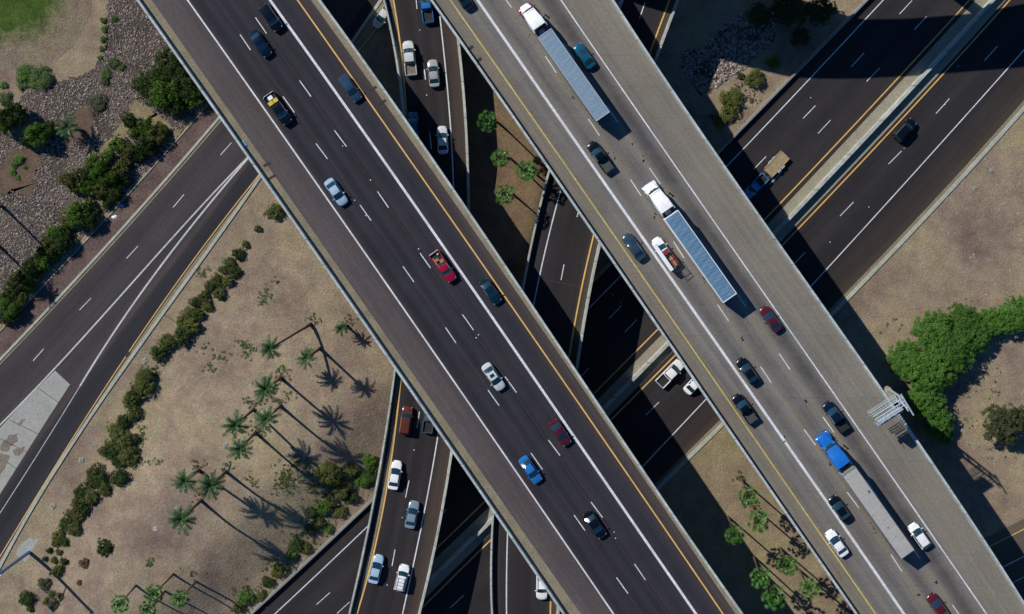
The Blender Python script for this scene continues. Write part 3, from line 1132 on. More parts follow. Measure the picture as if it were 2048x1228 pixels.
fly = empty("flyover_bridge", (0, 0, 0))
tag(fly, "high flyover just above the top of the frame whose shade crosses the motorway", "bridge")
FL = fly_edge(sh_up, HFLY - 1.6)
FR = fly_edge(sh_low, HFLY + 1.0)
strip("deck", FL, FR, "concrete_deck_right", fly)
slab("girder", FL, FR, -0.02, 1.7, "grey_concrete", fly)
sweep("parapet", FL, [(x, z) for x, z in capL], "cap_concrete", fly)
sweep("parapet", FR, [(-x, z) for x, z in capL], "cap_concrete", fly)
for i in (6, 30):
    q = (FL[i] + FR[i]) / 2
    MB().tube([(q.x, q.y, -0.3), (q.x, q.y, HFLY - 1.6)], 1.0, 16).build("pier", "grey_concrete", fly, smooth_angle=40)

# ------------------------------------------------------------------ vehicles
def section(x, w, zb, zt, crown):
    h = zt - zb
    half = [(w * 0.84, zb), (w * 0.97, zb + 0.10 * h), (w, zb + 0.42 * h), (w * 0.985, zb + 0.72 * h), (w * 0.95, zb + 0.90 * h), (w * 0.87, zt - 0.005), (w * 0.62, zt + crown * 0.55), (w * 0.3, zt + crown * 0.9)]
    r = [(x, y, z) for y, z in half] + [(x, 0, zt + crown)] + [(x, -y, z) for y, z in reversed(half)]
    return r


def bow(ring, amount, w):
    return [(x + amount * (1 - (y / w) ** 2), y, z) for x, y, z in ring]


def car_meshes(key, L, Wd, hood, ws_base, ws_top, roof_end, rear_base, belt, roof, trunk_z, nose_z=0.66, tail_z=0.72, hatch=False, bed=None):
    """returns a list of (part name, mesh, default material or None for paint, children)"""
    w = Wd / 2
    hl = L / 2
    out = []
    body = MB()
    rear_end = -hl if bed is None else bed + 0.02
    # lower shell, front to rear
    st = [(hl, w * 0.66, 0.36, nose_z - 0.10, 0.0, 0.10), (hl - 0.05, w * 0.78, 0.27, nose_z - 0.02, 0.02, 0.13), (hl - 0.20, w * 0.90, 0.22, nose_z + 0.06, 0.03, 0.12),
          (hl - 0.45, w * 0.965, 0.20, nose_z + 0.14, 0.035, 0.08), (hl - 0.85, w * 0.99, 0.20, hood - 0.05, 0.04, 0.05), (ws_base + 0.25, w, 0.20, hood, 0.04, 0.0), (ws_base - 0.05, w, 0.20, belt - 0.01, 0.03, 0.0), (0.0, w, 0.20, belt, 0.0, 0.0)]
    if bed is None:
        st += [(rear_base + 0.5, w, 0.20, belt, 0.0, 0.0), (rear_base - 0.02, w * 0.995, 0.22, trunk_z + 0.02, 0.03, 0.0), (-hl + 0.5, w * 0.97, 0.24, trunk_z, 0.03, -0.05),
               (-hl + 0.2, w * 0.91, 0.26, trunk_z - 0.03, 0.02, -0.10), (-hl + 0.05, w * 0.82, 0.30, tail_z, 0.0, -0.11), (-hl, w * 0.70, 0.38, tail_z - 0.14, 0.0, -0.08)]
    else:
        st += [(bed + 0.3, w, 0.22, belt, 0.0, 0.0), (bed + 0.02, w, 0.22, belt, 0.0, 0.0)]
    rings = []
    for (x, ww, zb, zt, cr, bw) in st:
        rings.append(bow(section(x - max(bw, 0), ww, zb, zt, cr), bw, ww) if bw > 0 else bow(section(x - min(bw, 0), ww, zb, zt, cr), bw, ww))
    body.loft(rings)
    # greenhouse
    wb = w * 0.93
    wr = w * 0.735 if bed is None else w * 0.78
    wsm = 0.5 * (ws_base + ws_top)
    rm = 0.5 * (roof_end + rear_base)
    B0 = ws_top - 0.42 * (ws_top - roof_end)
    stg = [(ws_base, belt + 0.01, 0.16), (wsm, belt + (roof - belt) * 0.55, 0.14), (ws_top, roof - 0.03, 0.10), (ws_top - 0.18, roof, 0.06), (B0 + 0.05, roof + 0.012, 0), (B0 - 0.05, roof + 0.012, 0),
           (roof_end + 0.18, roof, -0.03), (roof_end, roof - 0.03, -0.05), (rm, belt + (roof - belt) * 0.5, -0.06), (rear_base, belt + 0.01 if bed is None else belt + 0.02, -0.07)]
    gr = []
    for (x, zt, bw) in stg:
        fr = (zt - belt) / (roof - belt)
        wt = wb + (wr - wb) * fr
        pr = [(wb, belt - 0.04), (wb + (wt - wb) * 0.12, belt + (zt - belt) * 0.14), (wb + (wt - wb) * 0.86, belt + (zt - belt) * 0.84), (wt, zt - 0.02 * fr), (wt * 0.965, zt + 0.02 * fr), (wt * 0.5, zt + 0.05 * fr), (0, zt + 0.06 * fr)]
        full = [(x, y, z) for y, z in pr] + [(x, -y, z) for y, z in reversed(pr[:-1])]
        gr.append(bow([(px_ - (bw if bw > 0 else 0) * 0, py_, pz_) for px_, py_, pz_ in full], bw, wb))
    nG = len(gr[0])
    classes = {"windshield": [], "rear_window": [], "fsw_l": [], "fsw_r": [], "rsw_l": [], "rsw_r": [], "body": []}
    for i in range(len(gr) - 1):
        for j in range(nG - 1):
            q = [gr[i][j], gr[i][j + 1], gr[i + 1][j + 1], gr[i + 1][j]]
            c = "body"
            if i in (0, 1) and 4 <= j <= nG - 6: c = "windshield"
            elif i in (7, 8) and 4 <= j <= nG - 6: c = "rear_window"
            elif i in (1, 2, 3) and j == 1: c = "fsw_l"
            elif i in (1, 2, 3) and j == nG - 3: c = "fsw_r"
            elif i in (5, 6) and j == 1: c = "rsw_l"
            elif i in (5, 6) and j == nG - 3: c = "rsw_r"
            classes[c].append(q)
    for q in classes["body"]:
        body.add(q, [(0, 1, 2, 3)])
    if bed is not None:
        # bed walls as part of the painted body
        fl = 0.78
        body.box(-hl + 0.06, bed + 0.02, w - 0.13, w - 0.005, 0.42, 1.10, 0.03)
        body.box(-hl + 0.06, bed + 0.02, -w + 0.005, -w + 0.13, 0.42, 1.10, 0.03)
        body.box(bed - 0.08, bed + 0.0, -w + 0.13, w - 0.13, fl, 1.09)

    def mk(quads):
        m = MB()
        for q in quads:
            m.add(q, [(0, 1, 2, 3)])
        return m
    # weld doubles so shading is smooth
    def welded(m, nm, mat, ang=35):
        me = bpy.data.meshes.new(nm)
        me.from_pydata(m.v, [], m.f)
        bm = bmesh.new()
        bm.from_mesh(me)
        bmesh.ops.remove_doubles(bm, verts=bm.verts, dist=0.002)
        bmesh.ops.recalc_face_normals(bm, faces=bm.faces)
        bm.to_mesh(me)
        bm.free()
        me.materials.append(MATS[mat] if mat else None)
        for p in me.polygons:
            p.use_smooth = True
        me.set_sharp_from_angle(angle=R(ang))
        return me
    out.append(("body", welded(body, key + "_body", None), None, []))
    for nm, part in (("windshield", "windshield"), ("rear_window", "rear_window"), ("fsw_l", "side_window"), ("fsw_r", "side_window"), ("rsw_l", "side_window"), ("rsw_r", "side_window")):
        if classes[nm]:
            me = welded(mk(classes[nm]), key + "_" + nm, "glass")
            out.append((part, me, "glass", []))
    if bed is not None:
        out.append(("bed_floor", MB().box(-hl + 0.10, bed - 0.0, -w + 0.12, w - 0.12, 0.55, 0.78).mesh(key + "_bed", "bed_liner"), "bed_liner", []))
        out.append(("tailgate", MB().box(-hl + 0.02, -hl + 0.10, -w + 0.06, w - 0.06, 0.50, 1.10, 0.02).mesh(key + "_gate", None), None, []))
        out.append(("bumper", MB().box(-hl - 0.12, -hl + 0.02, -w + 0.05, w - 0.05, 0.42, 0.62, 0.03).mesh(key + "_bump", "chrome"), "chrome", []))
    # lamps
    for s in (1, -1):
        m = MB()
        bm = bmesh.new()
        bmesh.ops.create_icosphere(bm, subdivisions=2, radius=1)
        vv = [(q.co.x * 0.24 + hl - 0.34, q.co.y * 0.13 + s * w * 0.72, q.co.z * 0.07 + nose_z + 0.04) for q in bm.verts]
        vv2 = [(q.co.x * 0.10 - hl + (0.17 if bed is None else 0.06), q.co.y * 0.12 + s * w * (0.66 if bed is None else 0.86), q.co.z * 0.10 + (tail_z - 0.06 if bed is None else 0.90)) for q in bm.verts]
        fs = [[q.index for q in f_.verts] for f_ in bm.faces]
        bm.free()
        out.append(("headlight", MB().add(vv, fs).mesh(key + "_head", "lamp_clear", 60), "lamp_clear", []))
        out.append(("taillight", MB().add(vv2, fs).mesh(key + "_tail", "lamp_red", 60), "lamp_red", []))
        mm = MB().box(ws_base - 0.30, ws_base - 0.14, s * (w + 0.02) - 0.02, s * (w + 0.02) + 0.02, belt + 0.0, belt + 0.07)
        mm.box(ws_base - 0.34, ws_base - 0.20, s * (w + 0.12) - 0.10, s * (w + 0.12) + 0.10, belt - 0.01, belt + 0.15, 0.03)
        out.append(("mirror", mm.mesh(key + "_mirror", None, 40), None, []))
        for xw in (hl - 0.92, -hl + 0.98 if bed is None else -hl + 1.15):
            r_ = 0.33 if bed is None else 0.38
            ty = MB().tube([(xw, s * (w - 0.20), r_), (xw, s * (w - 0.16), r_), (xw, s * (w + 0.0), r_), (xw, s * (w + 0.015), r_)], [r_ * 0.9, r_, r_, r_ * 0.93], 20).mesh(key + "_tyre", "rubber", 40)
            rim = MB().tube([(xw, s * (w + 0.005), r_), (xw, s * (w + 0.022), r_)], [r_ * 0.62, r_ * 0.58], 16).mesh(key + "_rim", "steel", 40)
            out.append(("wheel", ty, "rubber", [("rim", rim, "steel")]))
    return out


KINDS = {}
KINDS["sedan"] = car_meshes("sedan", 4.85, 1.84, 0.93, 1.08, 0.22, -0.95, -1.72, 0.98, 1.44, 1.00)
KINDS["coupe"] = car_meshes("coupe", 4.60, 1.80, 0.90, 0.92, 0.08, -0.80, -1.66, 0.96, 1.34, 0.97)
KINDS["suv"] = car_meshes("suv", 4.80, 1.92, 1.05, 1.12, 0.52, -1.85, -2.16, 1.12, 1.72, 1.10, 0.80, 0.95)
KINDS["hatch"] = car_meshes("hatch", 4.55, 1.84, 0.98, 1.16, 0.36, -1.50, -2.02, 1.04, 1.58, 1.02, 0.72, 0.88)
KINDS["pickup"] = car_meshes("pickup", 5.75, 1.98, 1.13, 1.45, 0.72, -0.62, -0.84, 1.16, 1.84, 1.1, 0.88, 0.9, bed=-0.92)
KINDS["short_pickup"] = car_meshes("short_pickup", 5.2, 1.86, 1.06, 1.18, 0.48, -0.28, -0.50, 1.10, 1.72, 1.1, 0.82, 0.9, bed=-0.56)
CARLEN = {"sedan": 4.85, "coupe": 4.6, "suv": 4.8, "hatch": 4.55, "pickup": 5.75, "short_pickup": 5.2}

PAINTCOL = {
    "black": ((0.003, 0.004, 0.006), 0.0), "navy": ((0.003, 0.010, 0.030), 0.1), "white": ((0.78, 0.80, 0.80), 0.0), "pearl": ((0.60, 0.64, 0.64), 0.1), "slate": ((0.03, 0.06, 0.115), 0.2),
    "red": ((0.30, 0.004, 0.03), 0.0), "teal": ((0.008, 0.11, 0.20), 0.3), "dark_teal": ((0.002, 0.022, 0.036), 0.1), "maroon": ((0.085, 0.010, 0.016), 0.1), "blue": ((0.02, 0.18, 0.50), 0.15),
    "steel_blue": ((0.035, 0.062, 0.088), 0.2), "ice_blue": ((0.42, 0.58, 0.72), 0.2), "silver": ((0.50, 0.52, 0.50), 0.4), "silver_blue": ((0.28, 0.38, 0.46), 0.4), "brown": ((0.11, 0.030, 0.018), 0.1), "grey": ((0.10, 0.13, 0.16), 0.3), "deep_blue": ((0.05, 0.24, 0.55), 0.0), "truck_blue": ((0.01, 0.14, 0.52), 0.1)}


def get_paint(k):
    c, m = PAINTCOL[k]
    return paint(k, c, m)


def heading_px(dx, dy):
    return math.atan2(-dy, dx)


def tangent(f, y, up=False):
    d = Vector((f(y + 8) - f(y - 8), 16.0))
    if up:
        d = -d
    return heading_px(d.x, d.y)


def spawn(kind, px, py, h, hd, pnt, label, cat, group=None, length=None, name=None, skip=(), mats={}):
    z = hval(h, py)
    p = P(px, py, z + 0.8)
    root = empty(name or {"sedan": "sedan_car", "coupe": "coupe_car", "suv": "suv_car", "hatch": "hatchback_car", "pickup": "pickup_truck", "short_pickup": "pickup_truck"}[kind], (p.x, p.y, z + 0.004), hd)
    if length:
        s = length / CARLEN[kind]
        root.scale = (s, 1.0 if s > 1 else max(s, 0.93), 1.0)
    tag(root, label, cat, group)
    pm = get_paint(pnt)
    for (nm, me, mat, kids) in KINDS[kind]:
        if nm in skip:
            continue
        o = link(nm, me, root, mats.get(nm, pm if mat is None else mat))
        for (kn, kme, kmat) in kids:
            link(kn, kme, o, kmat)
    return root


GA = "vehicles driving down the left overpass"
GB = "vehicles driving up the right overpass"
GC = "vehicles on the curved ramp"
GH = "vehicles on the motorway"
fa = lambda y: tangent(a_white, y)
fb = lambda y: tangent(b_white, y, True)
fc = lambda y: tangent(lambda q: 0.5 * (c_yel(q) + c_white(q)), y, True)
fe = lambda y: tangent(lambda q: 0.5 * (e_yel(q) + e_white(q)), y)
fw = lambda y: tangent(h_lyel, y)
fr_ = lambda y: tangent(h_ryel, y, True)

spawn("suv", 541, 35, HA, fa(35), "black", "black suv beside the thick white line at the top of the left overpass", "car", GA, 4.95)
spawn("sedan", 520, 87, HA, fa(87), "navy", "dark navy blue sedan second from the top on the left overpass", "car", GA, 4.95)
spawn("sedan", 700, 176, HA, fa(176), "slate", "slate blue sedan close to the yellow line near the top of the left overpass", "car", GA, 4.9)
PK1 = spawn("pickup", 557, 218, HA, fa(218), "black", "black pickup with yellow crates in its bed on the left overpass", "pickup truck", GA, 5.7)
spawn("sedan", 672, 384, HA, fa(384), "ice_blue", "pale ice blue sedan next to the left white edge line", "car", GA, 4.9)
PK2 = spawn("short_pickup", 887, 534, HA, fa(534), "red", "crimson red pickup with a loaded open bed", "pickup truck", GA, 5.5)
spawn("coupe", 981, 583, HA, fa(583), "dark_teal", "dark teal coupe in the fast lane beside the yellow line", "car", GA, 4.6)
WS = spawn("sedan", 987, 754, HA, fa(754), "pearl", "white sedan with a dark sunroof in the middle of the left overpass", "car", GA, 5.0)
spawn("coupe", 1120, 866, HA, fa(866), "maroon", "dark red car near the thick white line of the left overpass", "car", GA, 4.7)
spawn("sedan", 1061, 940, HA, fa(940), "blue", "bright blue sedan on the left overpass", "car", GA, 4.9)
spawn("sedan", 1190, 1050, HA, fa(1050), "black", "black sedan between the lane dashes, lowest car on the left overpass", "car", GA, 4.9)

spawn("sedan", 923, -8, HB, fb(-8), "black", "dark car cut off by the top edge beside the worn yellow line", "car", GB)
spawn("coupe", 1169, 112, HB, fb(112), "teal", "teal car passing the uppermost semi truck", "car", GB, 4.6)
spawn("short_pickup", 1200, 313, HB, fb(313), "black", "black pickup with empty grey bed between the two white semi trucks", "pickup truck", GB, 5.6, mats={"bed_floor": "dim_bed"})
spawn("sedan", 1268, 494, HB, fb(494), "steel_blue", "slate grey blue sedan left of the service truck", "car", GB, 5.0)
spawn("coupe", 1542, 638, HB, fb(638), "maroon", "dark red coupe behind the trailer of the middle semi truck", "car", GB, 4.8)
spawn("sedan", 1496, 743, HB, fb(743), "black", "black sedan right of the thick white line, above another black pickup", "car", GB, 5.0)
spawn("short_pickup", 1489, 817, HB, fb(817), "black", "black pickup with olive bed left of the thick white line", "pickup truck", GB, 5.3, mats={"bed_floor": "dim_bed"})
spawn("pickup", 1671, 833, HB, fb(833), "navy", "dark navy pickup just ahead of the blue semi truck", "pickup truck", GB, 5.5)
spawn("sedan", 1680, 1018, HB, fb(1018), "black", "shiny black car left of the silver trailer", "car", GB, 4.8)
spawn("sedan", 1674, 1087, HB, fb(1087), "white", "white sedan on the yellow line left of the silver trailer", "car", GB, 4.9)
spawn("hatch", 1839, 1072, HB, fb(1072), "white", "white hatchback at the right of the silver trailer's rear", "car", GB, 4.6)
spawn("sedan", 1877, 1214, HB, fb(1214), "maroon", "maroon car cut off by the bottom edge behind the blue semi truck", "car", GB, 4.9)

spawn("short_pickup", 853, 14, HC, fc(14), "blue", "blue pickup cut off by the top edge on the curved ramp", "pickup truck", GC, 5.2)
spawn("pickup", 819, 116, HC, fc(116), "pearl", "white pickup with an empty bed on the curved ramp", "pickup truck", GC, 5.8, mats={"bed_floor": "grey_bed"})
spawn("sedan", 867, 147, HC, fc(147), "silver", "pale silver sedan right of the white pickup on the curved ramp", "car", GC, 4.75)
spawn("sedan", 885, 280, HC, fc(280), "pearl", "white sedan half in the shade of the left overpass", "car", GC, 4.75)
spawn("hatch", 826, 250, HC, fc(250), "teal", "teal car in the shade under the edge of the left overpass", "car", GC, 4.5)
spawn("suv", 812, 841, HC, fc(841), "brown", "rusty brown car by the yellow line of the curved ramp", "car", GC, 4.9)
spawn("short_pickup", 858, 836, HC, fc(836), "grey", "grey pickup partly under the left overpass on the curved ramp", "pickup truck", GC, 5.0)
spawn("sedan", 790, 951, HC, fc(951), "white", "white sedan below the rusty brown car on the curved ramp", "car", GC, 5.1)
spawn("sedan", 824, 1030, HC, fc(1030), "silver_blue", "silver blue sedan in the right lane of the curved ramp", "car", GC, 4.85)
spawn("sedan", 752, 1139, HC, fc(1139), "ice_blue", "pale silvery sedan by the yellow line at the bottom of the curved ramp", "car", GC, 5.1)
RKS = spawn("suv", 804, 1156, HC, fc(1156), "white", "white estate car with roof rack bars at the bottom of the curved ramp", "car", GC, 4.7)

spawn("short_pickup", 1511, 373, HF, fw(373) , "deep_blue", "blue pickup towing the wooden trailer, partly in the bridge shade", "pickup truck", GH, 5.0)
spawn("suv", 1810, 260, HF, fr_(260), "black", "black car alone on the right carriageway near the median", "car", GH, 4.7)
spawn("pickup", 1341, 746, HF, fr_(746), "white", "white pickup on the motorway beside the right overpass edge", "pickup truck", GH, 5.7)
spawn("sedan", 1391, 766, HF, fr_(766), "white", "white car mostly hidden under the right overpass edge", "car", GH, 4.8)
spawn("sedan", 766, 31, HF, tangent(f_rkerb, 31), "pearl", "white car on the frontage road under the ramp wall", "car", "cars on the frontage road", 4.8)
RKP = spawn("pickup", 1084, 1166, HE, fe(1166), "white", "white pickup with a ladder rack at the bottom edge under the left overpass", "pickup truck", "vehicles on the narrow ramp", 5.6)

# extras that ride on single vehicles
MB().box(-0.62, -0.08, -0.36, 0.36, 1.505, 1.52, 0.004).build("sunroof", "glass", WS)
rk = MB()
for s in (-0.55, 0.55):
    rk.tube([(0.3, s, 1.84), (-1.75, s, 1.84)], 0.03, 6)
for x in (0.2, -0.5, -1.1, -1.65):
    rk.tube([(x, -0.6, 1.86), (x, 0.6, 1.86)], 0.035, 6)
    for s in (-0.55, 0.55):
        rk.tube([(x, s, 1.70), (x, s, 1.86)], 0.03, 6)
rk.build("roof_rack", "dark_plastic", RKS)
rk = MB()
for s in (-0.88, 0.88):
    rk.tube([(0.7, s, 2.1), (-2.8, s, 2.1)], 0.05, 6)
    for x in (-1.0, -2.7):
        rk.tube([(x, s, 1.0), (x, s, 2.1)], 0.04, 6)
for x in (0.6, -0.9, -2.7):
    rk.tube([(x, -0.9, 2.1), (x, 0.9, 2.1)], 0.05, 6)
rk.build("ladder_rack", "white_goods", RKP)


def cargo(name, root, x0, x1, y0, y1, z0, z1, mat, label, cat, group=None, ch=0.03, lid=None):
    """a load lying on a vehicle: a thing of its own placed in the vehicle's frame"""
    M = Matrix.Translation(root.location) @ Matrix.Rotation(root.rotation_euler.z, 4, 'Z')
    cx, cy = (x0 + x1) / 2, (y0 + y1) / 2
    o = MB().box(x0 - cx, x1 - cx, y0 - cy, y1 - cy, 0, z1 - z0, ch).build(name, mat)
    o.location = M @ Vector((cx, cy, z0))
    o.rotation_euler = root.rotation_euler
    tag(o, label, cat, group)
    if lid:
        l_ = MB().box(x0 - cx - 0.015, x1 - cx + 0.015, y0 - cy - 0.015, y1 - cy + 0.015, z1 - z0, z1 - z0 + 0.05, 0.015).build("lid", lid, o)
    return o


cargo("storage_crate", PK1, -1.65, -1.05, 0.06, 0.84, 0.785, 1.34, "yellow_crate", "yellow crate in the black pickup's bed, nearer the thick white line", "crate", "yellow crates in the pickup bed", lid="yellow_crate")
cargo("storage_crate", PK1, -1.65, -1.05, -0.84, -0.06, 0.785, 1.34, "yellow_crate", "yellow crate in the black pickup's bed, nearer the left edge line", "crate", "yellow crates in the pickup bed", lid="yellow_crate")
cargo("cool_box", PK1, -2.45, -1.85, -0.40, 0.36, 0.785, 1.2, "white_goods", "white cool box behind the yellow crates in the black pickup", "box", lid="white_goods")
cargo("cardboard_box", PK2, -1.25, -0.7, 0.05, 0.7, 0.785, 1.15, "cardboard", "brown cardboard box in the red pickup's bed", "box", lid="cardboard")
cargo("cardboard_box", PK2, -1.75, -1.3, -0.6, 0.1, 0.785, 1.0, "red_goods", "reddish box in the red pickup's bed", "box", lid="cardboard")
cargo("wood_plank", PK2, -2.1, -0.75, -0.72, -0.55, 0.785, 0.86, "lumber", "light wood plank along the side of the red pickup's bed", "plank", ch=0.01)
mb = MB().tube([(0, 0, 0), (0, 0, 0.3)], [0.12, 0.15], 14)
bk = mb.build("bucket", "lime_bucket", smooth_angle=40)
bk.location = Matrix.Translation(PK2.location) @ Matrix.Rotation(PK2.rotation_euler.z, 4, 'Z') @ Vector((-2.25, 0.42, 0.785))
tag(bk, "pale green bucket at the rear of the red pickup's bed", "bucket")


# service truck with a long white body box on its driver's side
SV = spawn("short_pickup", 1329, 505, HB, fb(505), "white", "white and red service truck with long white side box and lumber", "truck", GB, 5.6, name="service_truck", mats={"bed_floor": "brick_red", "tailgate": "brick_red"})
MB().box(-2.75, 2.0, 0.38, 1.0, 1.12, 2.05, 0.05).build("side_box", "white_goods", SV)
MB().box(-2.4, -0.55, -0.98, -0.60, 1.0, 1.32, 0.03).build("tool_bin", "brick_red", SV)
MB().box(-0.34, 0.42, -0.70, 0.3, 1.765, 1.82, 0.02).build("roof_panel", "brick_red", SV)
rk = MB()
for s in (-0.85, 0.3):
    rk.tube([(-2.6, s, 0.9), (-2.6, s, 2.2)], 0.05, 6)
    rk.tube([(-0.6, s, 1.0), (-0.6, s, 2.2)], 0.05, 6)
    rk.tube([(-3.3, s, 2.2), (-0.5, s, 2.2)], 0.045, 6)
for x in (-3.25, -2.6, -0.6):
    rk.tube([(x, -0.9, 2.2), (x, 0.35, 2.2)], 0.05, 6)
rk.build("ladder_rack", "dark_plastic", SV)
cargo("lumber_stack", SV, -2.75, -0.7, -0.55, -0.22, 0.785, 1.25, "lumber", "pinkish lumber stacked in the service truck's bed", "lumber")
cargo("lumber_stack", SV, -3.1, -0.9, -0.18, 0.02, 0.785, 1.15, "trailer_wood", "light boards sticking out of the service truck's bed", "lumber")


# utility trailer with wooden deck
def utility_trailer():
    c = P(1553.5, 328.5, 0.8)
    a, b = P(1536, 347.5, 0.8), P(1571, 310, 0.8)
    hd = math.atan2(a.y - b.y, a.x - b.x)
    root = empty("utility_trailer", (c.x, c.y, HF + 0.004), hd)
    tag(root, "flat utility trailer with bare wooden deck behind the blue pickup", "trailer", GH)
    MB().box(-2.2, 2.15, -0.92, 0.92, 0.72, 0.80, 0.01).build("deck", "trailer_wood", root)
    fr = MB()
    for s in (-0.96, 0.96):
        fr.box(-2.25, 2.2, s - 0.04, s + 0.04, 0.60, 0.86)
    for x in (-2.23, 2.18):
        fr.box(x - 0.03, x + 0.03, -0.92, 0.92, 0.60, 0.84)
    fr.box(-2.2, 1.9, -1.16, -1.02, 0.72, 0.82)
    for x in (-2.0, -1.2, 0.8, 1.8):
        fr.box(x - 0.03, x + 0.03, -1.04, -0.98, 0.68, 0.8)
    fr.build("frame", "trailer_wood", root)
    tg = MB()
    tg.tube([(2.2, 0.8, 0.62), (3.3, 0, 0.58)], 0.05, 6)
    tg.tube([(2.2, -0.8, 0.62), (3.3, 0, 0.58)], 0.05, 6)
    tg.tube([(3.2, 0, 0.60), (3.55, 0, 0.60)], 0.06, 8)
    tg.build("tongue", "steel", root)
    for s in (-1, 1):
        fd = MB()
        for x in (-0.75, 0.15):
            fd.box(x, x + 0.75, s * 1.16 - 0.12, s * 1.16 + 0.12, 0.80, 0.84, 0.01)
        fd.build("fender", "galvanised", root)
        for x in (-0.4, 0.5):
            wl = MB().tube([(x, s * 1.05, 0.36), (x, s * 1.25, 0.36)], 0.36, 16).build("wheel", "rubber", root, smooth_angle=40)
            MB().tube([(x, s * 1.24, 0.36), (x, s * 1.27, 0.36)], 0.2, 12).build("rim", "steel", wl)


utility_trailer()


# ------------------------------------------------------------------ semi trucks
def semi(px, py, label, pnt, fender_pnt, hood_len, roof_len, gap, roof_mat_, wrinkle, rim_mat, side_mat, hd, stains=False):
    z0 = HB + 0.004
    c = P(px, py, HB + 4.1)
    root = empty("semi_truck", (c.x, c.y, z0), hd)
    tag(root, label, "semi truck", GB)
    pm, fm_ = get_paint(pnt), get_paint(fender_pnt)
    hx, hy = 8.05, 1.30
    # trailer
    body = MB().box(-hx, hx, -hy, hy, 1.15, 4.02, 0.04)
    tr = body.build("trailer", side_mat, root, smooth_angle=40)
    n, m = 160, 14
    vv, ff = [], []
    rr = random.Random(hash(label) % 1000 if False else len(label))
    ph = [rr.uniform(0, 6) for _ in range(8)]
    for i in range(n + 1):
        x = -hx + 0.05 + (2 * hx - 0.10) * i / n
        for j in range(m + 1):
            y = -hy + 0.06 + (2 * hy - 0.12) * j / m
            e = math.sin(math.pi * j / m) ** 0.5
            zz = 4.06 + e * (0.03 + wrinkle * (math.sin(x * 2.6 + 0.5 * math.sin(y * 3 + ph[0]) + ph[1]) * 0.5 + 0.35 * math.sin(x * 6.1 + y * 1.7 + ph[2]) + 0.25 * math.sin(x * 11 - y * 2.5 + ph[3])))
            vv.append((x, y, zz))
    for i in range(n):
        for j in range(m):
            a = i * (m + 1) + j
            ff.append((a, a + m + 1, a + m + 2, a + 1))
    rf = MB().add(vv, ff).mesh("trailer_roof", roof_mat_, 80)
    link("roof", rf, tr)
    rail = MB()
    for s in (-1, 1):
        rail.box(-hx, hx, s * (hy - 0.03) - 0.05, s * (hy - 0.03) + 0.05, 3.98, 4.12, 0.015)
    rail.box(hx - 0.10, hx + 0.03, -hy, hy, 3.98, 4.13, 0.015)
    rail.box(-hx - 0.03, -hx + 0.09, -hy, hy, 3.98, 4.13, 0.015)
    rail.build("top_rail", rim_mat, tr)
    for s in (-1, 1):
        MB().box(-hx - 0.05, -hx, s * 0.64 - 0.62, s * 0.64 + 0.62, 1.2, 3.95, 0.02).build("rear_door", side_mat, tr)
    MB().box(-hx + 0.3, -hx + 3.6, -0.55, 0.55, 0.75, 1.14).box(-hx, -hx + 0.12, -1.15, 1.15, 0.5, 0.66).box(5.0, 5.15, -0.8, -0.66, 0.25, 1.15).box(5.0, 5.15, 0.66, 0.8, 0.25, 1.15).build("undercarriage", "dark_plastic", tr)
    for x in (-hx + 1.1, -hx + 2.4):
        for s in (-1, 1):
            MB().tube([(x, s * 0.62, 0.5), (x, s * 0.66, 0.5), (x, s * 1.22, 0.5), (x, s * 1.26, 0.5)], [0.45, 0.5, 0.5, 0.46], 18).build("trailer_wheel", "rubber", tr, smooth_angle=40)
    if stains:
        for (x, y, a, b) in ((3.6, -0.75, 0.5, 0.28), (-2.8, 0.1, 0.22, 0.22), (2.0, 0.2, 0.10, 0.10), (0.2, 0.9, 0.13, 0.1), (-4.6, -0.1, 0.12, 0.12), (0.6, -0.9, 0.1, 0.1)):
            MB().box(x - a / 2, x + a / 2, y - b / 2, y + b / 2, 4.10, 4.125, 0.008).build("roof_patch", "mud", tr)
    # tractor
    xs = hx + gap                       # rear of sleeper
    xr = xs + roof_len                  # windshield top
    xn = xr + hood_len                  # nose
    fr = MB().box(hx - 3.2, xn - 0.5, -0.45, 0.45, 0.6, 0.95)
    fr.build("frame", "dark_plastic", root)
    MB().tube([(hx - 1.3, 0, 0.95), (hx - 1.3, 0, 1.14)], 0.55, 18).build("fifth_wheel", "dark_plastic", root)
    MB().box(hx + 0.05, xs - 0.25, -0.55, 0.45, 0.96, 1.02).build("deck_plate", "steel", root)

    def ring(x, w_, zb, zt, r):
        pr = [(w_, zb), (w_, zt - r), (w_ - r * 0.3, zt - r * 0.3), (w_ - r, zt), (w_ * 0.4, zt + 0.03), (0, zt + 0.04)]
        return [(x, y, z) for y, z in pr] + [(x, -y, z) for y, z in reversed(pr[:-1])]
    cabm = MB().loft([ring(xs, 1.14, 0.95, 3.62, 0.16), ring(xs + 0.06, 1.2, 0.9, 3.72, 0.2), ring(xs + roof_len * 0.42, 1.2, 0.9, 3.66, 0.22), ring(xs + roof_len * 0.62, 1.14, 0.9, 3.3, 0.3), ring(xr - 0.25, 1.06, 0.9, 2.98, 0.22), ring(xr, 1.03, 0.9, 2.88, 0.16),
                      ring(xr + 0.28, 1.0, 0.9, 2.15, 0.12), ring(xr + 0.36, 0.98, 0.9, 1.95, 0.10)])
    me = cabm.mesh("cab", None, 35)
    link("cab", me, root, pm)
    # dark rear face with window, fairing edges
    MB().box(xs - 0.04, xs + 0.0, -1.0, 1.0, 1.1, 3.45, 0.02).build("back_panel", "dark_plastic", root)
    for s in (-1, 1):
        fair = MB().box(xs - 0.45, xs + 0.05, s * 1.17 - 0.03, s * 1.17 + 0.03, 1.0, 3.6, 0.02)
        link("side_fairing", fair.mesh("side_fairing", None, 40), root, pm)
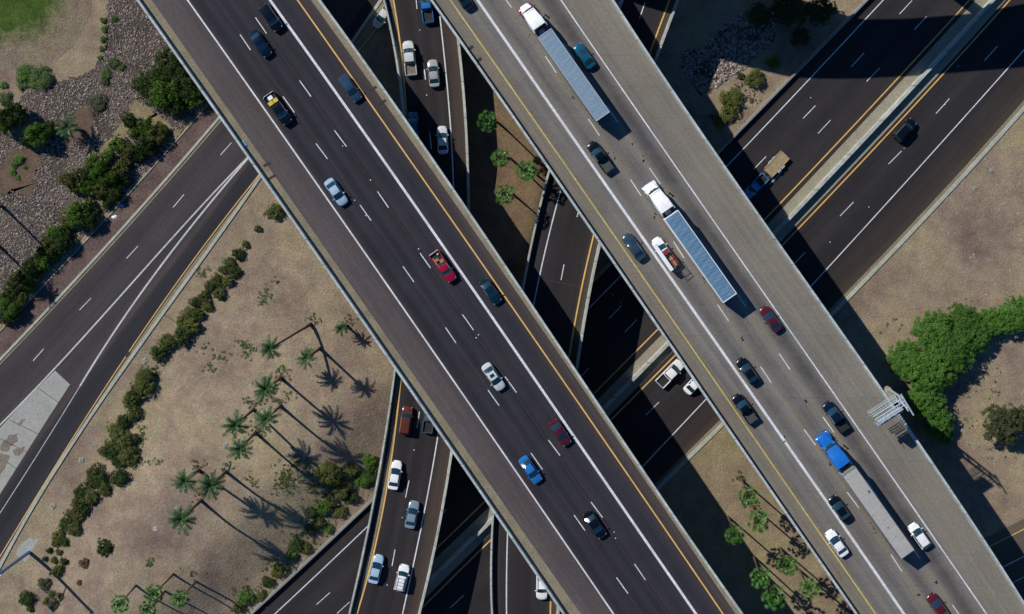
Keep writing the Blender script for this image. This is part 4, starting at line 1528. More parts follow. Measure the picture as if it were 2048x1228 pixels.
    # windshield halves
    for s in (-1, 1):
        q = [(xr + 0.015, s * 0.03, 2.87), (xr + 0.015 - 0.02, s * 0.86, 2.83), (xr + 0.325 - 0.06, s * 0.92, 2.06), (xr + 0.325, s * 0.03, 2.06)]
        q2 = [(x + 0.03, y, z + 0.01) for x, y, z in q]
        MB().add(q + q2, [(0, 1, 2, 3), (4, 5, 6, 7), (0, 1, 5, 4), (1, 2, 6, 5), (2, 3, 7, 6), (3, 0, 4, 7)]).build("windshield", "glass", root)
        MB().box(xr - 0.75, xr - 0.1, s * 1.1 - 0.02, s * 1.1 + 0.02, 2.0, 2.65, 0.01).build("side_window", "glass", root)
    # visor
    MB().box(xr - 0.05, xr + 0.22, -0.95, 0.95, 2.88, 2.93, 0.01).build("visor", "dark_plastic", root)
    # hood
    def hring(x, w_, zt, r):
        pr = [(w_, 0.7), (w_, zt - r), (w_ - r * 0.3, zt - r * 0.25), (w_ - r, zt), (w_ * 0.4, zt + 0.035), (0, zt + 0.05)]
        return [(x, y, z) for y, z in pr] + [(x, -y, z) for y, z in reversed(pr[:-1])]
    hd_ = MB().loft([hring(xr + 0.30, 0.95, 2.0, 0.22), hring(xr + hood_len * 0.5, 0.88, 1.88, 0.24), hring(xn - 0.45, 0.80, 1.72, 0.26), hring(xn - 0.22, 0.74, 1.62, 0.28), hring(xn - 0.12, 0.62, 1.35, 0.3)])
    link("hood", hd_.mesh("hood", None, 35), root, pm)
    MB().box(xn - 0.16, xn - 0.06, -0.5, 0.5, 0.85, 1.42, 0.03).build("grille", "chrome", root)
    MB().box(xn - 0.22, xn + 0.02, -1.12, 1.12, 0.4, 0.75, 0.06).build("bumper", "chrome", root)
    for s in (-1, 1):
        fe_ = MB()
        prof = [(0.80, 0.55), (0.78, 0.98), (0.55, 1.22), (0.15, 1.30), (-0.35, 1.30), (-0.8, 1.15), (-1.05, 0.7)]
        xf = xn - 0.95
        inner = [(xf + x, s * 0.74, z + 0.06) for x, z in prof]
        outer = [(xf + x, s * 1.16, z) for x, z in prof]
        outl = [(xf + x * 0.93, s * 1.20, z - 0.12) for x, z in prof]
        k = len(prof)
        fcs = []
        for i in range(k - 1):
            fcs += [(i, i + 1, k + i + 1, k + i), (k + i, k + i + 1, 2 * k + i + 1, 2 * k + i)]
        fe_.add(inner + outer + outl, fcs)
        link("fender", fe_.mesh("fender", None, 50), root, fm_)
        bm = bmesh.new()
        bmesh.ops.create_icosphere(bm, subdivisions=2, radius=1)
        vv = [(q.co.x * 0.16 + xn - 0.34, q.co.y * 0.17 + s * 0.95, q.co.z * 0.12 + 1.08) for q in bm.verts]
        fs = [[q.index for q in f_.verts] for f_ in bm.faces]
        bm.free()
        MB().add(vv, fs).build("headlight", "lamp_clear", root, smooth_angle=60)
        mi = MB().tube([(xr + 0.1, s * 1.0, 2.5), (xr + 0.22, s * 1.42, 2.5)], 0.035, 6).tube([(xr + 0.1, s * 1.0, 1.95), (xr + 0.22, s * 1.42, 1.9)], 0.03, 6)
        mi.box(xr + 0.12, xr + 0.28, s * 1.46 - 0.11, s * 1.46 + 0.11, 1.75, 2.6, 0.03)
        mi.build("mirror", "chrome", root)
        MB().tube([(xn - 0.6, s * 1.1, 1.2), (xn - 0.55, s * 1.22, 1.55)], 0.015, 5).box(xn - 0.60, xn - 0.50, s * 1.22 - 0.06, s * 1.22 + 0.06, 1.5, 1.6, 0.02).build("hood_mirror", "chrome", root)
        MB().tube([(xs + roof_len * 0.2, s * 1.0, 0.62), (xs + roof_len * 0.75, s * 1.0, 0.62)], 0.33, 16).build("fuel_tank", "chrome", root, smooth_angle=40)
        MB().tube([(xs - 0.16, s * 0.98, 1.0), (xs - 0.16, s * 0.98, 3.9)], 0.085, 10).build("exhaust_stack", "chrome", root, smooth_angle=40)
        for x in (hx - 0.55, hx - 1.95):
            w1_ = MB().tube([(x, s * 0.60, 0.5), (x, s * 0.64, 0.5), (x, s * 1.20, 0.5), (x, s * 1.24, 0.5)], [0.45, 0.5, 0.5, 0.46], 18).build("wheel", "rubber", root, smooth_angle=40)
            MB().tube([(x, s * 1.23, 0.5), (x, s * 1.26, 0.5)], 0.27, 12).build("rim", "chrome", w1_)
        w1_ = MB().tube([(xf, s * 0.82, 0.5), (xf, s * 0.86, 0.5), (xf, s * 1.12, 0.5), (xf, s * 1.15, 0.5)], [0.45, 0.5, 0.5, 0.46], 18).build("wheel", "rubber", root, smooth_angle=40)
        MB().tube([(xf, s * 1.14, 0.5), (xf, s * 1.17, 0.5)], 0.27, 12).build("rim", "chrome", w1_)
    mk_ = MB()
    for y in (-0.7, -0.35, 0, 0.35, 0.7):
        mk_.box(xr - 0.35, xr - 0.22, y - 0.07, y + 0.07, 2.98, 3.06, 0.015)
    mk_.build("marker_lamp", "lamp_clear", root)
    return root


semi(1147.6, 149.6, "white semi truck with red fenders and grey trailer roof, uppermost of three", "white", "red", 1.45, 3.2, 1.35, "roof_sheet_grey", 0.016, "galvanised", "grey_concrete", heading_px(-350, -500))
semi(1401.4, 513, "all white semi truck with a white rimmed blue tarpaulin trailer", "white", "white", 1.6, 3.6, 0.95, "roof_sheet_blue", 0.042, "white_goods", "white_goods", heading_px(-350, -497))
semi(1756.7, 1026, "blue semi truck pulling a patched silver trailer", "truck_blue", "truck_blue", 2.25, 3.4, 1.0, "roof_sheet_silver", 0.004, "steel", "grey_concrete", heading_px(-355, -500), True)


# ------------------------------------------------------------------ sign bracket on the right overpass
def sign_gantry():
    base = P(1778, 792, HB)
    hd = heading_px(-0.845, 0.535)      # local +x: out over the carriageway
    root = empty("road_sign", (base.x, base.y, HB), hd)
    tag(root, "galvanised overhead sign bracket on the right overpass edge, seen from above", "sign")
    # blister of the parapet that carries the post
    MB().box(-0.9, 0.35, -1.3, 1.3, -1.4, 0.9, 0.25).build("bracket_base", "concrete", root)
    po = MB()
    for y in (-1.15, 1.15):
        po.tube([(-0.5, y * 0.9, 0.8), (-0.35, y * 0.75, 8.4)], [0.2, 0.16], 10)
    for z in (2.5, 4.5, 6.5):
        po.tube([(-0.45, -1.0, z), (-0.45, 1.0, z)], 0.09, 8)
    po.build("post", "galvanised", root, smooth_angle=40)
    ar = MB()
    for z in (5.4, 7.3):
        for y in (-0.1, 0.45):
            ar.tube([(-0.6, y, z), (4.7, y, z)], 0.08, 8)
    for i in range(6):
        x = i * 0.9
        ar.tube([(x, 0.5, 5.4), (x + 0.9, 0.45, 7.3)], 0.05, 6)
        ar.tube([(x, -0.1, 7.3), (x, 0.45, 7.3)], 0.05, 6)
    ar.build("truss", "galvanised", root, smooth_angle=40)
    pn = MB().box(0.35, 4.6, 0.74, 0.80, 5.3, 7.7, 0.02).build("panel", "galvanised", root)
    MB().box(0.42, 4.53, 0.802, 0.812, 5.37, 7.63).build("sign_face", "sign_green", pn)
    st_ = MB()
    for x in (0.7, 1.9, 3.1, 4.3):
        st_.box(x - 0.05, x + 0.05, 0.60, 0.74, 5.2, 7.6)
    st_.build("panel_rib", "galvanised", root)
    # catwalk behind and the lamp tray in front
    cw = MB()
    for y in (-1.15, -0.75, -0.35):
        cw.tube([(0.0, y, 5.15), (5.0, y, 5.15)], 0.05, 6)
    for i in range(11):
        cw.tube([(i * 0.5, -1.15, 5.15), (i * 0.5, -0.35, 5.15)], 0.035, 5)
    cw.tube([(0.0, -1.15, 6.1), (5.0, -1.15, 6.1)], 0.035, 6)
    for i in range(5):
        cw.tube([(i * 1.25, -1.15, 5.15), (i * 1.25, -1.15, 6.1)], 0.03, 5)
    cw.build("catwalk", "galvanised", root)
    lt = MB()
    for y in (1.15, 1.75):
        lt.tube([(0.2, y, 5.2), (4.8, y, 5.2)], 0.06, 6)
    for x in (0.3, 1.8, 3.2, 4.7):
        lt.tube([(x, 0.7, 5.3), (x, 1.8, 5.2)], 0.05, 6)
    lt.build("lamp_tray", "galvanised", root)
    for x in (0.9, 2.1, 3.3, 4.4):
        MB().box(x - 0.38, x + 0.38, 1.22, 1.68, 5.12, 5.42, 0.06).build("lamp", "galvanised", root)
    MB().tube([(-0.45, -1.6, 8.35), (-0.35, 2.2, 8.35)], 0.13, 8).tube([(-0.1, -0.9, 7.0), (-0.1, 1.4, 7.9)], 0.09, 8).build("brace", "galvanised", root)


sign_gantry()


# light pole at the lower left
def light_pole():
    b = G(58, 1104)
    root = empty("light_pole", b)
    tag(root, "tall blue grey steel light pole on a concrete pad, bottom left corner", "light pole")
    MB().tube([(0, 0, 0), (0, 0, 0.06)], 0.42, 8).build("base_plate", "galvanised", root)
    MB().tube([(0, 0, 0.05), (0, 0, 9), (0, 0, 17)], [0.34, 0.29, 0.24], 14).build("pole", "pole_blue", root, smooth_angle=40)
    ang = heading_px(-70, 78)
    d = Vector((math.cos(ang), math.sin(ang), 0))
    for z, s in ((9.4, 1), (16.6, 1)):
        a = MB().tube([Vector((0, 0, z)), d * 2.2 + Vector((0, 0, z + 0.7)), d * 4.4 + Vector((0, 0, z + 0.8))], [0.12, 0.10, 0.08], 8).build("arm", "pole_blue", root, smooth_angle=40)
        e = d * 4.4
        mb = MB().box(-0.1, 0.75, -0.2, 0.2, -0.1, 0.1, 0.05)
        mb.xform(Matrix.Translation((e.x, e.y, z + 0.8)) @ Matrix.Rotation(ang, 4, 'Z'))
        mb.build("lamp", "galvanised", a)


light_pole()
patch("concrete_pad", [(60, 1076), (76, 1078), (84, 1100), (74, 1122), (56, 1130), (44, 1118), (32, 1106), (42, 1086)], "apron_concrete", 0.03, 2, 6, "rough concrete pad around the light pole foot", "structure", 41)

# small fixtures
for i, (x, y, sz, lab) in enumerate([(290, 721, 0.75, "small pale utility cover by the upper end of the shrub gap"), (163, 920, 0.75, "small pale utility cover beside the frontage road kerb"), (105, 1012, 0.85, "square concrete cover between kerb and shrub row"), (452, 890, 0.7, "small pale cover near the date palms"), (1983, 341, 0.6, "pale cover on the dirt at the right edge"), (1949, 376, 0.6, "dim grey cover on the dirt right of the motorway")]):
    p = G(x, y)
    o = MB().box(-sz / 2, sz / 2, -sz / 2, sz / 2, 0, 0.14, 0.03).build("utility_box", "pale_concrete")
    o.location = p
    o.rotation_euler = (0, 0, 0.5 + i)
    tag(o, lab, "utility cover", "utility covers on the ground")
    l_ = MB().box(-sz * 0.36, sz * 0.36, -sz * 0.36, sz * 0.36, 0.141, 0.16, 0.005).build("lid", "grey_concrete", o)
p = G(310, 1057)
o = MB().tube([(0, 0, 0), (0, 0, 0.05)], 0.42, 16).build("manhole_cover", "pale_concrete")
o.location = p
tag(o, "round pale manhole cover in the dirt of the lower left", "manhole")
MB().tube([(0, 0, 0.05), (0, 0, 0.08)], 0.2, 12).build("plug", "cap_concrete", o)
p = G(335, 632)
o = empty("marker_post", p)
tag(o, "thin dark marker post beside the frontage road kerb", "post")
MB().tube([(0, 0, 0), (0, 0, 2.4)], 0.05, 8).build("post", "dark_plastic", o)
MB().box(-0.2, 0.2, -0.02, 0.02, 1.9, 2.5, 0.008).build("plate", "galvanised", o)
p = P(256, 709, HF + 0.01)
o = MB().box(-0.5, 0.5, -0.22, 0.22, 0.0, 0.03, 0.01).build("storm_drain", "joint_dark")
o.location = (p.x, p.y, HF + 0.012)
o.rotation_euler = (0, 0, heading_px(20, -28))
tag(o, "dark storm drain grate in the frontage road gutter", "drain")
for (x, y, mat, lab) in ((229, 434, "white_goods", "crumpled white litter on the reddish gravel verge"), (244, 410, "blue_litter", "blue litter on the reddish gravel verge under the shrubs")):
    q = P(x, y, 0.06)
    mb = MB()
    r = random.Random(x)
    n = 12
    vv = [(0.0, 0.0, 0.22)] + [(math.cos(k / n * 6.283) * r.uniform(0.25, 0.6), math.sin(k / n * 6.283) * r.uniform(0.2, 0.42), r.uniform(0.0, 0.08)) for k in range(n)]
    o = mb.add(vv, [(0, 1 + k, 1 + (k + 1) % n) for k in range(n)]).build("plastic_bag", mat)
    o.location = q
    tag(o, lab, "litter")
p = P(488, 288, HA + 0.02)
o = MB().box(-0.5, 0.5, -0.3, 0.3, 0, 0.12, 0.03).build("debris", "pole_blue")
o.location = p
o.rotation_euler = (0, 0, -0.9)
tag(o, "bluish debris against the left parapet of the left overpass", "debris")

# tyre scraps and grit on the decks
mbg = MB()
r = random.Random(5)
for (x, y) in ((1143, 1080), (1060, 68), (1145, 192), (1228, 310), (1266, 290), (1290, 318), (1312, 430), (1408, 560), (1486, 682), (1537, 647), (1830, 1072), (1748, 1060), (1837, 1187), (1872, 1162), (1610, 800), (1658, 930), (1568, 880), (1744, 1052)):
    for k in range(3):
        a = r.uniform(0, 6.28)
        s = r.uniform(0.1, 0.34)
        q = P(x + r.uniform(-4, 4), y + r.uniform(-7, 7), HB)
        vv = [(q.x + math.cos(a + t_) * s * m_, q.y + math.sin(a + t_) * s * m_ * 1.0, HB + 0.03) for t_, m_ in ((0, 1), (1.7, 0.45), (3.1, 0.9), (4.6, 0.4))]
        mbg.add(vv + [(v_[0], v_[1], HB + 0.005) for v_ in vv], [(0, 1, 2, 3), (0, 1, 5, 4), (1, 2, 6, 5), (2, 3, 7, 6), (3, 0, 4, 7)])
tag(mbg.build("tyre_scraps", "rubber"), "dark rubber scraps scattered on the right overpass", None, None, "stuff")
mbg = MB()
pts = [(a_white(y) + (a_hov(y) - a_white(y)) * u, y, HA) for y, u in [(r.uniform(0, 1228), r.choice((0.33, 0.66)) + r.uniform(-.03, .03)) for _ in range(12)]]
pts += [(h_lwhite(y) + (h_lyel(y) - h_lwhite(y)) * r.uniform(0.1, 0.9), y, HF) for y in [r.uniform(0, 1228) for _ in range(9)]]
pts += [(h_ryel(y) + (h_rwhite(y) - h_ryel(y)) * r.uniform(0.1, 0.9), y, HF) for y in [r.uniform(100, 900) for _ in range(7)]]
pts += [(c_yel(y) + (c_white(y) - c_yel(y)) * 0.5, y, HC(y)) for y in (60, 190, 900, 1035, 1170)]
for x, y, h in pts:
    q = P(x, y, h)
    s = r.uniform(0.05, 0.08)
    mbg.box(q.x - s, q.x + s, q.y - s, q.y + s, h + 0.004, h + 0.03)
tag(mbg.build("road_studs", "white_goods"), "tiny pale studs and grit between the lanes", None, None, "stuff")

# ------------------------------------------------------------------ vegetation
def rnd_dir(r):
    while True:
        v = Vector((r.uniform(-1, 1), r.uniform(-1, 1), r.uniform(-1, 1)))
        if 0.05 < v.length < 1:
            return v.normalized()


def leaf_quad(mb, p, nrm, size, r):
    a = nrm.cross(rnd_dir(r))
    if a.length < 1e-3:
        return
    a.normalize()
    b = nrm.cross(a)
    l_, w_ = size * r.uniform(0.7, 1.3), size * r.uniform(0.35, 0.7)
    bend = nrm * (-0.25 * l_)
    v0, v1, v2, v3 = p - a * l_ + bend, p - b * w_, p + a * l_ + bend, p + b * w_
    mb.add([v0, v1, v2, v3], [(0, 1, 2), (0, 2, 3)])


def blob_crown(seed, blobs, nleaf, size, fill=0.25, nclump=13):
    """leaves gathered in clumps over many overlapping lobes, uneven at the rim"""
    r = random.Random(seed)
    mb = MB()
    clumps = []
    for b in blobs:
        for _ in range(nclump):
            d = rnd_dir(r)
            if d.z < -0.2: d.z = -d.z * 0.6
            c = Vector(b[:3]) + Vector((d.x * b[3], d.y * b[3], d.z * b[4])) * r.uniform(0.62, 1.02)
            clumps.append((c, b[3] * r.uniform(0.24, 0.46), d, b[3] ** 1.5))
    wt = [c[3] for c in clumps]
    picks = r.choices(clumps, wt, k=nleaf)
    for c, cr, d0, _ in picks:
        d = rnd_dir(r)
        if r.random() < 0.75 and d.dot(d0) < 0: d = -d
        k = r.uniform(0.55, 1.0) if r.random() > 0.12 else r.uniform(1.0, 1.65)
        p = c + d * cr * k
        if p.z < 0.04: p.z = r.uniform(0.04, 0.2)
        nrm = (d * 0.8 + d0 * 0.5 + rnd_dir(r) * 0.8 + Vector((0, 0, 0.4))).normalized()
        leaf_quad(mb, p, nrm, size, r)
    return mb.mesh("crown", None, fix=False)


def rand_blobs(seed, r0, n, spread, hgt, zbase=0.0):
    r = random.Random(seed)
    bl = [(0, 0, zbase + hgt * 0.45, r0 * 0.72, hgt * 0.5)]
    for i in range(n):
        a = i / n * 6.283 + r.uniform(-0.5, 0.5)
        d = r0 * spread * r.uniform(0.6, 1.0)
        q = r0 * r.uniform(0.34, 0.5)
        bl.append((math.cos(a) * d, math.sin(a) * d, zbase + hgt * r.uniform(0.25, 0.6), q, q * 0.85 * hgt / r0 * 0.8))
    return bl


# unit bushes of radius 1 (scaled per shrub); small, medium, large so that leaves keep their size
BUSH = {"s": [], "m": [], "l": []}
for k in range(3):
    BUSH["s"].append(blob_crown(100 + k, rand_blobs(10 + k, 1.0, 6, 0.6, 1.1), 1100, 0.105))
    BUSH["m"].append(blob_crown(110 + k, rand_blobs(20 + k, 1.0, 8, 0.65, 1.0), 3000, 0.066))
for k in range(3):
    BUSH["l"].append(blob_crown(120 + k, rand_blobs(30 + k, 1.0, 11, 0.68, 1.0), 7000, 0.044))
STEM = MB()
for k in range(5):
    a = k * 1.256
    STEM.tube([(0, 0, -0.05), (math.cos(a) * 0.2, math.sin(a) * 0.2, 0.3), (math.cos(a) * 0.5, math.sin(a) * 0.5, 0.62)], [0.06, 0.045, 0.02], 5)
STEM_ME = STEM.mesh("stems", "wood_bark")


def shrub(px, py, rpx, mat, label, group, hfac=1.0, seed=0, name="shrub", cat="shrub"):
    rad = rpx / 11.5
    g = G(px, py)
    zt = rad * hfac * 0.6
    p = P(px, py, g.z + zt)
    z = ground_z(p.x, p.y)
    root = empty(name, (p.x, p.y, z), rng.uniform(0, 6.28))
    root.scale = (rad, rad * rng.uniform(0.88, 1.1), rad * hfac * rng.uniform(0.9, 1.1))
    tag(root, label, cat, group)
    key = "s" if rad < 0.9 else ("m" if rad < 1.9 else "l")
    link("crown", BUSH[key][(int(px) + int(py)) % len(BUSH[key])], root, mat)
    link("stem", STEM_ME, root, "wood_bark")
    return root


ORD = ["first", "second", "third", "fourth", "fifth", "sixth", "seventh", "eighth", "ninth", "tenth", "eleventh", "twelfth", "thirteenth", "fourteenth", "fifteenth", "sixteenth", "seventeenth", "eighteenth", "nineteenth", "twentieth",
       "twenty-first", "twenty-second", "twenty-third", "twenty-fourth", "twenty-fifth", "twenty-sixth", "twenty-seventh", "twenty-eighth", "twenty-ninth", "thirtieth"]


def shrub_row(items, fmt, group, mats, hfac=1.0, name="shrub"):
    items = sorted(items, key=lambda q: q[1])
    n = len(items)
    for i, it in enumerate(items):
        x, y, r_ = it[:3]
        m = it[3] if len(it) > 3 else mats[i % len(mats)]
        shrub(x, y, r_, m, fmt.format(ORD[i]), group, hfac, i, name)


shrub_row([(490, 488, 9), (475, 507, 14), (458, 525, 13), (468, 543, 14), (445, 540, 11), (433, 560, 14), (455, 563, 13), (420, 573, 13), (437, 587, 15), (407, 593, 14), (413, 612, 13), (390, 605, 13), (377, 627, 16), (397, 630, 14),
           (367, 647, 18), (383, 653, 19), (362, 673, 20), (333, 683, 18), (317, 707, 18), (328, 697, 14)], "round olive shrub in the upper row along the frontage road, {} from its top end", "olive shrubs in the row along the frontage road", ["leaf_olive", "leaf_dark", "leaf_olive"], 0.95)
shrub_row([(290, 753, 21), (283, 770, 23), (270, 787, 19), (260, 803, 18), (267, 825, 16), (247, 841, 16), (233, 861, 21), (247, 881, 27), (230, 898, 25), (253, 908, 23), (208, 905, 14), (238, 921, 18)],
          "dense olive shrub in the middle clump along the frontage road, {} from its top", "olive shrubs in the middle clump", ["leaf_olive", "leaf_olive", "leaf_dark"], 0.95)
shrub_row([(188, 945, 18), (200, 961, 19), (210, 978, 16), (183, 961, 16), (163, 985, 19), (180, 995, 19), (157, 1008, 18), (167, 1018, 14), (143, 1031, 16), (157, 1035, 14), (130, 1048, 16), (147, 1058, 17), (115, 1071, 14), (127, 1085, 11), (110, 1085, 11)],
          "olive shrub in the lower row near the light pole, {} from its top", "olive shrubs in the lower row", ["leaf_olive", "leaf_dark", "leaf_olive"], 0.95)
shrub_row([(98, 1101, 7), (117, 1104, 8), (107, 1121, 9), (127, 1123, 10), (89, 1118, 7), (113, 1141, 15)], "small bush right of the light pole pad, {} from the top", "small bushes by the light pole", ["leaf_dark", "leaf_olive"])
shrub(238, 956, 20, "leaf_dark", "dark green round bush right of the olive shrub row", None, 1.0)
shrub(207, 1096, 19, "leaf_dark", "lone dark green round bush on the bare dirt of the lower left", None, 0.9)
shrub(168, 1126, 12, "leaf_brown", "half dead brownish bush left below the lone dark bush", None, 0.7)
shrub(158, 1165, 7, "leaf_brown", "tiny brown bush above the pole shadow", None, 0.7)
shrub(53, 1198, 17, "leaf_dark", "dark bush at the bottom edge left of the pole shadow", None, 0.9)
shrub(60, 1217, 9, "leaf_dark", "small bush touching the dark bush at the bottom edge", None, 0.9)
shrub(547, 422, 20, "leaf_olive", "olive bush beside the left parapet of the left overpass, topmost on the dirt", None, 0.9)
shrub(515, 457, 9, "leaf_olive", "small bush below the parapet bush on the dirt", None, 0.9)
shrub_row([(90, 1168, 15), (103, 1188, 9), (120, 1193, 10), (107, 1208, 13), (92, 1203, 9)], "greyish bush in the patch left of the pole shadow, {} from the top", "greyish bushes by the pole shadow", ["leaf_grey", "leaf_olive"], 0.6)
shrub_row([(655, 948, 27), (739, 921, 16), (745, 945, 19), (725, 961, 18), (679, 978, 22), (702, 995, 15), (645, 1015, 16), (679, 1025, 15), (622, 1025, 13), (635, 1045, 14), (655, 1058, 13), (592, 1088, 17), (609, 1098, 15), (582, 1111, 13),
           (555, 1141, 17), (535, 1165, 14), (522, 1191, 13), (490, 1195, 17), (475, 1214, 14), (618, 1060, 12), (700, 940, 15), (660, 1000, 14)],
          "ragged green bush on the slope above the motorway, {} from the top", "ragged bushes on the slope above the motorway", ["leaf_mid", "leaf_olive", "leaf_dark", "leaf_olive"], 0.75)

# upper left planting
shrub_row([(337, 123, 29, "leaf_dark"), (352, 150, 26, "leaf_dark"), (293, 172, 29, "leaf_dark"), (322, 188, 35, "leaf_mid"), (367, 177, 31, "leaf_dark"), (386, 190, 23, "leaf_mid"), (350, 207, 27, "leaf_dark"), (316, 152, 24, "leaf_dark")],
          "tall dark leafy shrub against the left overpass, {} from the top", "tall dark shrubs against the overpass", ["leaf_dark"], 1.35)
shrub_row([(257, 240, 17), (290, 253, 21), (310, 270, 22), (293, 287, 19), (277, 305, 18), (233, 290, 19), (257, 300, 18), (190, 333, 24), (213, 353, 23), (240, 337, 19), (133, 360, 19), (197, 380, 20), (227, 390, 18), (247, 360, 14), (162, 352, 18), (172, 372, 17)],
          "dark shrub between riprap and red verge above the frontage road, {} from the top", "shrubs along the red verge, upper part", ["leaf_dark", "leaf_mid", "leaf_olive"], 1.6)
shrub_row([(157, 427, 26), (180, 440, 20), (138, 440, 19), (110, 467, 20), (123, 483, 22), (100, 497, 18), (60, 533, 20), (83, 523, 20), (33, 563, 22), (57, 567, 20), (20, 587, 20), (17, 617, 24), (8, 636, 17), (38, 600, 16)],
          "green shrub along the red verge at the left edge, {} from the top", "shrubs along the red verge, lower part", ["leaf_mid", "leaf_dark", "leaf_olive"], 1.5)
shrub_row([(268, 262, 14), (300, 300, 15), (322, 262, 14), (215, 312, 15), (176, 345, 17), (150, 376, 15), (176, 410, 15), (212, 408, 12), (250, 325, 13), (230, 372, 14)],
          "leafy filler shrub in the upper diagonal band, {} from the top", "leafy filler shrubs in the diagonal band", ["leaf_mid", "leaf_olive", "leaf_dark"], 1.4)
shrub_row([(130, 458, 14), (96, 478, 15), (84, 503, 14), (45, 548, 15), (5, 600, 16), (28, 633, 13), (106, 512, 12), (78, 545, 12)],
          "leafy filler shrub in the lower diagonal band, {} from the top", "leafy filler shrubs in the lower band", ["leaf_mid", "leaf_olive", "leaf_dark"], 1.4)
shrub_row([(20, 230, 30), (33, 228, 21), (73, 270, 27), (97, 257, 17), (55, 283, 16), (8, 250, 20)], "tall green shrub at the left edge beside the riprap, {} from the top", "tall shrubs at the left edge", ["leaf_mid", "leaf_dark"], 1.8)
shrub_row([(47, 147, 19), (83, 155, 24), (43, 167, 14), (70, 160, 16), (7, 170, 10), (10, 197, 15), (62, 144, 14)], "low green grass clump under the lawn at the upper left, {} from the top", "grass clumps under the lawn", ["leaf_weed", "leaf_mid"], 0.5, "grass_clump")
shrub_row([(206, 40, 8), (208, 58, 8), (206, 78, 8), (203, 98, 7), (200, 116, 7), (228, 37, 8)], "small green tuft at the upper edge of the riprap, {} from the top", "tufts along the top of the riprap", ["leaf_mid"], 0.6, "grass_clump")
shrub_row([(210, 147, 13), (227, 127, 13), (242, 133, 9), (210, 163, 9), (193, 205, 20, "leaf_grey")], "green tuft growing out of the riprap, {} from the top", "tufts in the riprap", ["leaf_weed"], 0.6, "grass_clump")
shrub_row([(37, 320, 12), (25, 345, 8), (35, 355, 6), (50, 335, 5), (28, 330, 8)], "tiny plant on the bare patch at the left edge, {} from the top", "tiny plants on the bare patch", ["leaf_mid"], 0.6, "grass_clump")
# right side
shrub_row([(1461, 203, 24, "leaf_olive"), (1454, 227, 19, "leaf_olive"), (1442, 240, 16, "leaf_olive"), (1471, 190, 16, "leaf_olive"), (1509, 158, 22, "leaf_olive"), (1481, 151, 9, "leaf_grey"), (1547, 124, 15, "leaf_mid")],
          "yellowish green bush between the riprap and the motorway, {} from the top", "yellowish bushes by the riprap", ["leaf_olive"], 0.8)


# trees
def tree_proto(seed, nleaf, size):
    r = random.Random(seed)
    bl = [(0, 0, 0.82, 0.66, 0.40)]
    for i in range(30):
        a = i * 2.39996 + r.uniform(-0.3, 0.3)
        d = 0.86 * math.sqrt((i + 0.5) / 30) * r.uniform(0.85, 1.05)
        q = r.uniform(0.19, 0.33)
        bl.append((math.cos(a) * d, math.sin(a) * d, 1.12 - 0.5 * d * d + r.uniform(-0.1, 0.1), q, q * 0.75))
    crown = blob_crown(seed, bl, nleaf, size, nclump=11)
    tk = MB().tube([(0, 0, -0.05), (0.02, 0.01, 0.3), (0, 0, 0.75)], [0.085, 0.065, 0.04], 8)
    for i in range(6):
        a = i * 1.05 + 0.3
        tk.tube([(0.01, 0, 0.3 + 0.05 * i), (math.cos(a) * 0.25, math.sin(a) * 0.25, 0.55 + 0.04 * i), (math.cos(a) * 0.5, math.sin(a) * 0.5, 0.8)], [0.04, 0.028, 0.01], 5)
    return crown, tk.mesh("trunk", "wood_bark", 50)


TREES = [tree_proto(200 + k, 24000, 0.029) for k in range(3)]


def tree(px, py, rpx, mat, label, group=None, hfac=1.0, seed=0, name="leafy_tree"):
    rad = rpx / 11.3
    p = P(px, py, rad * hfac * 0.9)
    root = empty(name, (p.x, p.y, 0), rng.uniform(0, 6.28))
    root.scale = (rad, rad, rad * hfac)
    tag(root, label, "tree", group)
    cr, tk = TREES[seed % 3]
    link("crown", cr, root, mat)
    link("trunk", tk, root, "wood_bark")
    return root


gt = "bright green trees right of the right overpass"
for i, (x, y, r_, lab) in enumerate([
    (2030, 632, 36, "bright green tree reaching the right edge of the frame"), (1988, 640, 27, "small bright green tree bridging to the right edge tree"), (1925, 640, 33, "bright green tree at the upper middle of the clump"),
    (1872, 668, 42, "bright green tree at the upper left of the clump"), (1952, 668, 33, "bright green tree at the right middle of the clump"), (1905, 700, 44, "bright green tree in the heart of the clump"),
    (1815, 720, 36, "bright green tree nearest the overpass shadow"), (1858, 745, 46, "large bright green tree at the lower middle of the clump"), (1850, 800, 40, "bright green tree beside the overhead sign bracket"),
    (1874, 842, 32, "bright green tree at the bottom end of the clump"), (1900, 735, 26, "bright green tree at the lower right of the clump's heart"), (1968, 650, 24, "low bright green tree at the clump's neck"), (1888, 872, 16, "smallest bright green tree at the clump's bottom tip")]):
    tree(x, y, r_ * 1.12, "leaf_bright", lab, gt, 0.85, i)
tree(2003, 850, 42, "leaf_dusk", "dark olive tree standing alone at the right edge", None, 0.95, 1)
tree(2040, 836, 26, "leaf_dusk", "dark olive tree cut off by the right edge beside the lone one", None, 0.95, 2)
for i, (x, y, r_, lab) in enumerate([(1580, 22, 38, "dark tree in the flyover shade near the motorway's top"), (1640, 18, 32, "dark tree in the shade closest to the motorway barrier"), (1520, 30, 26, "small dark tree in the shade above the riprap"), (1600, 75, 22, "low dark tree in the shade beside the barrier")]):
    tree(x, y, r_, "leaf_dark", lab, "shaded trees at the top", 0.9, i)


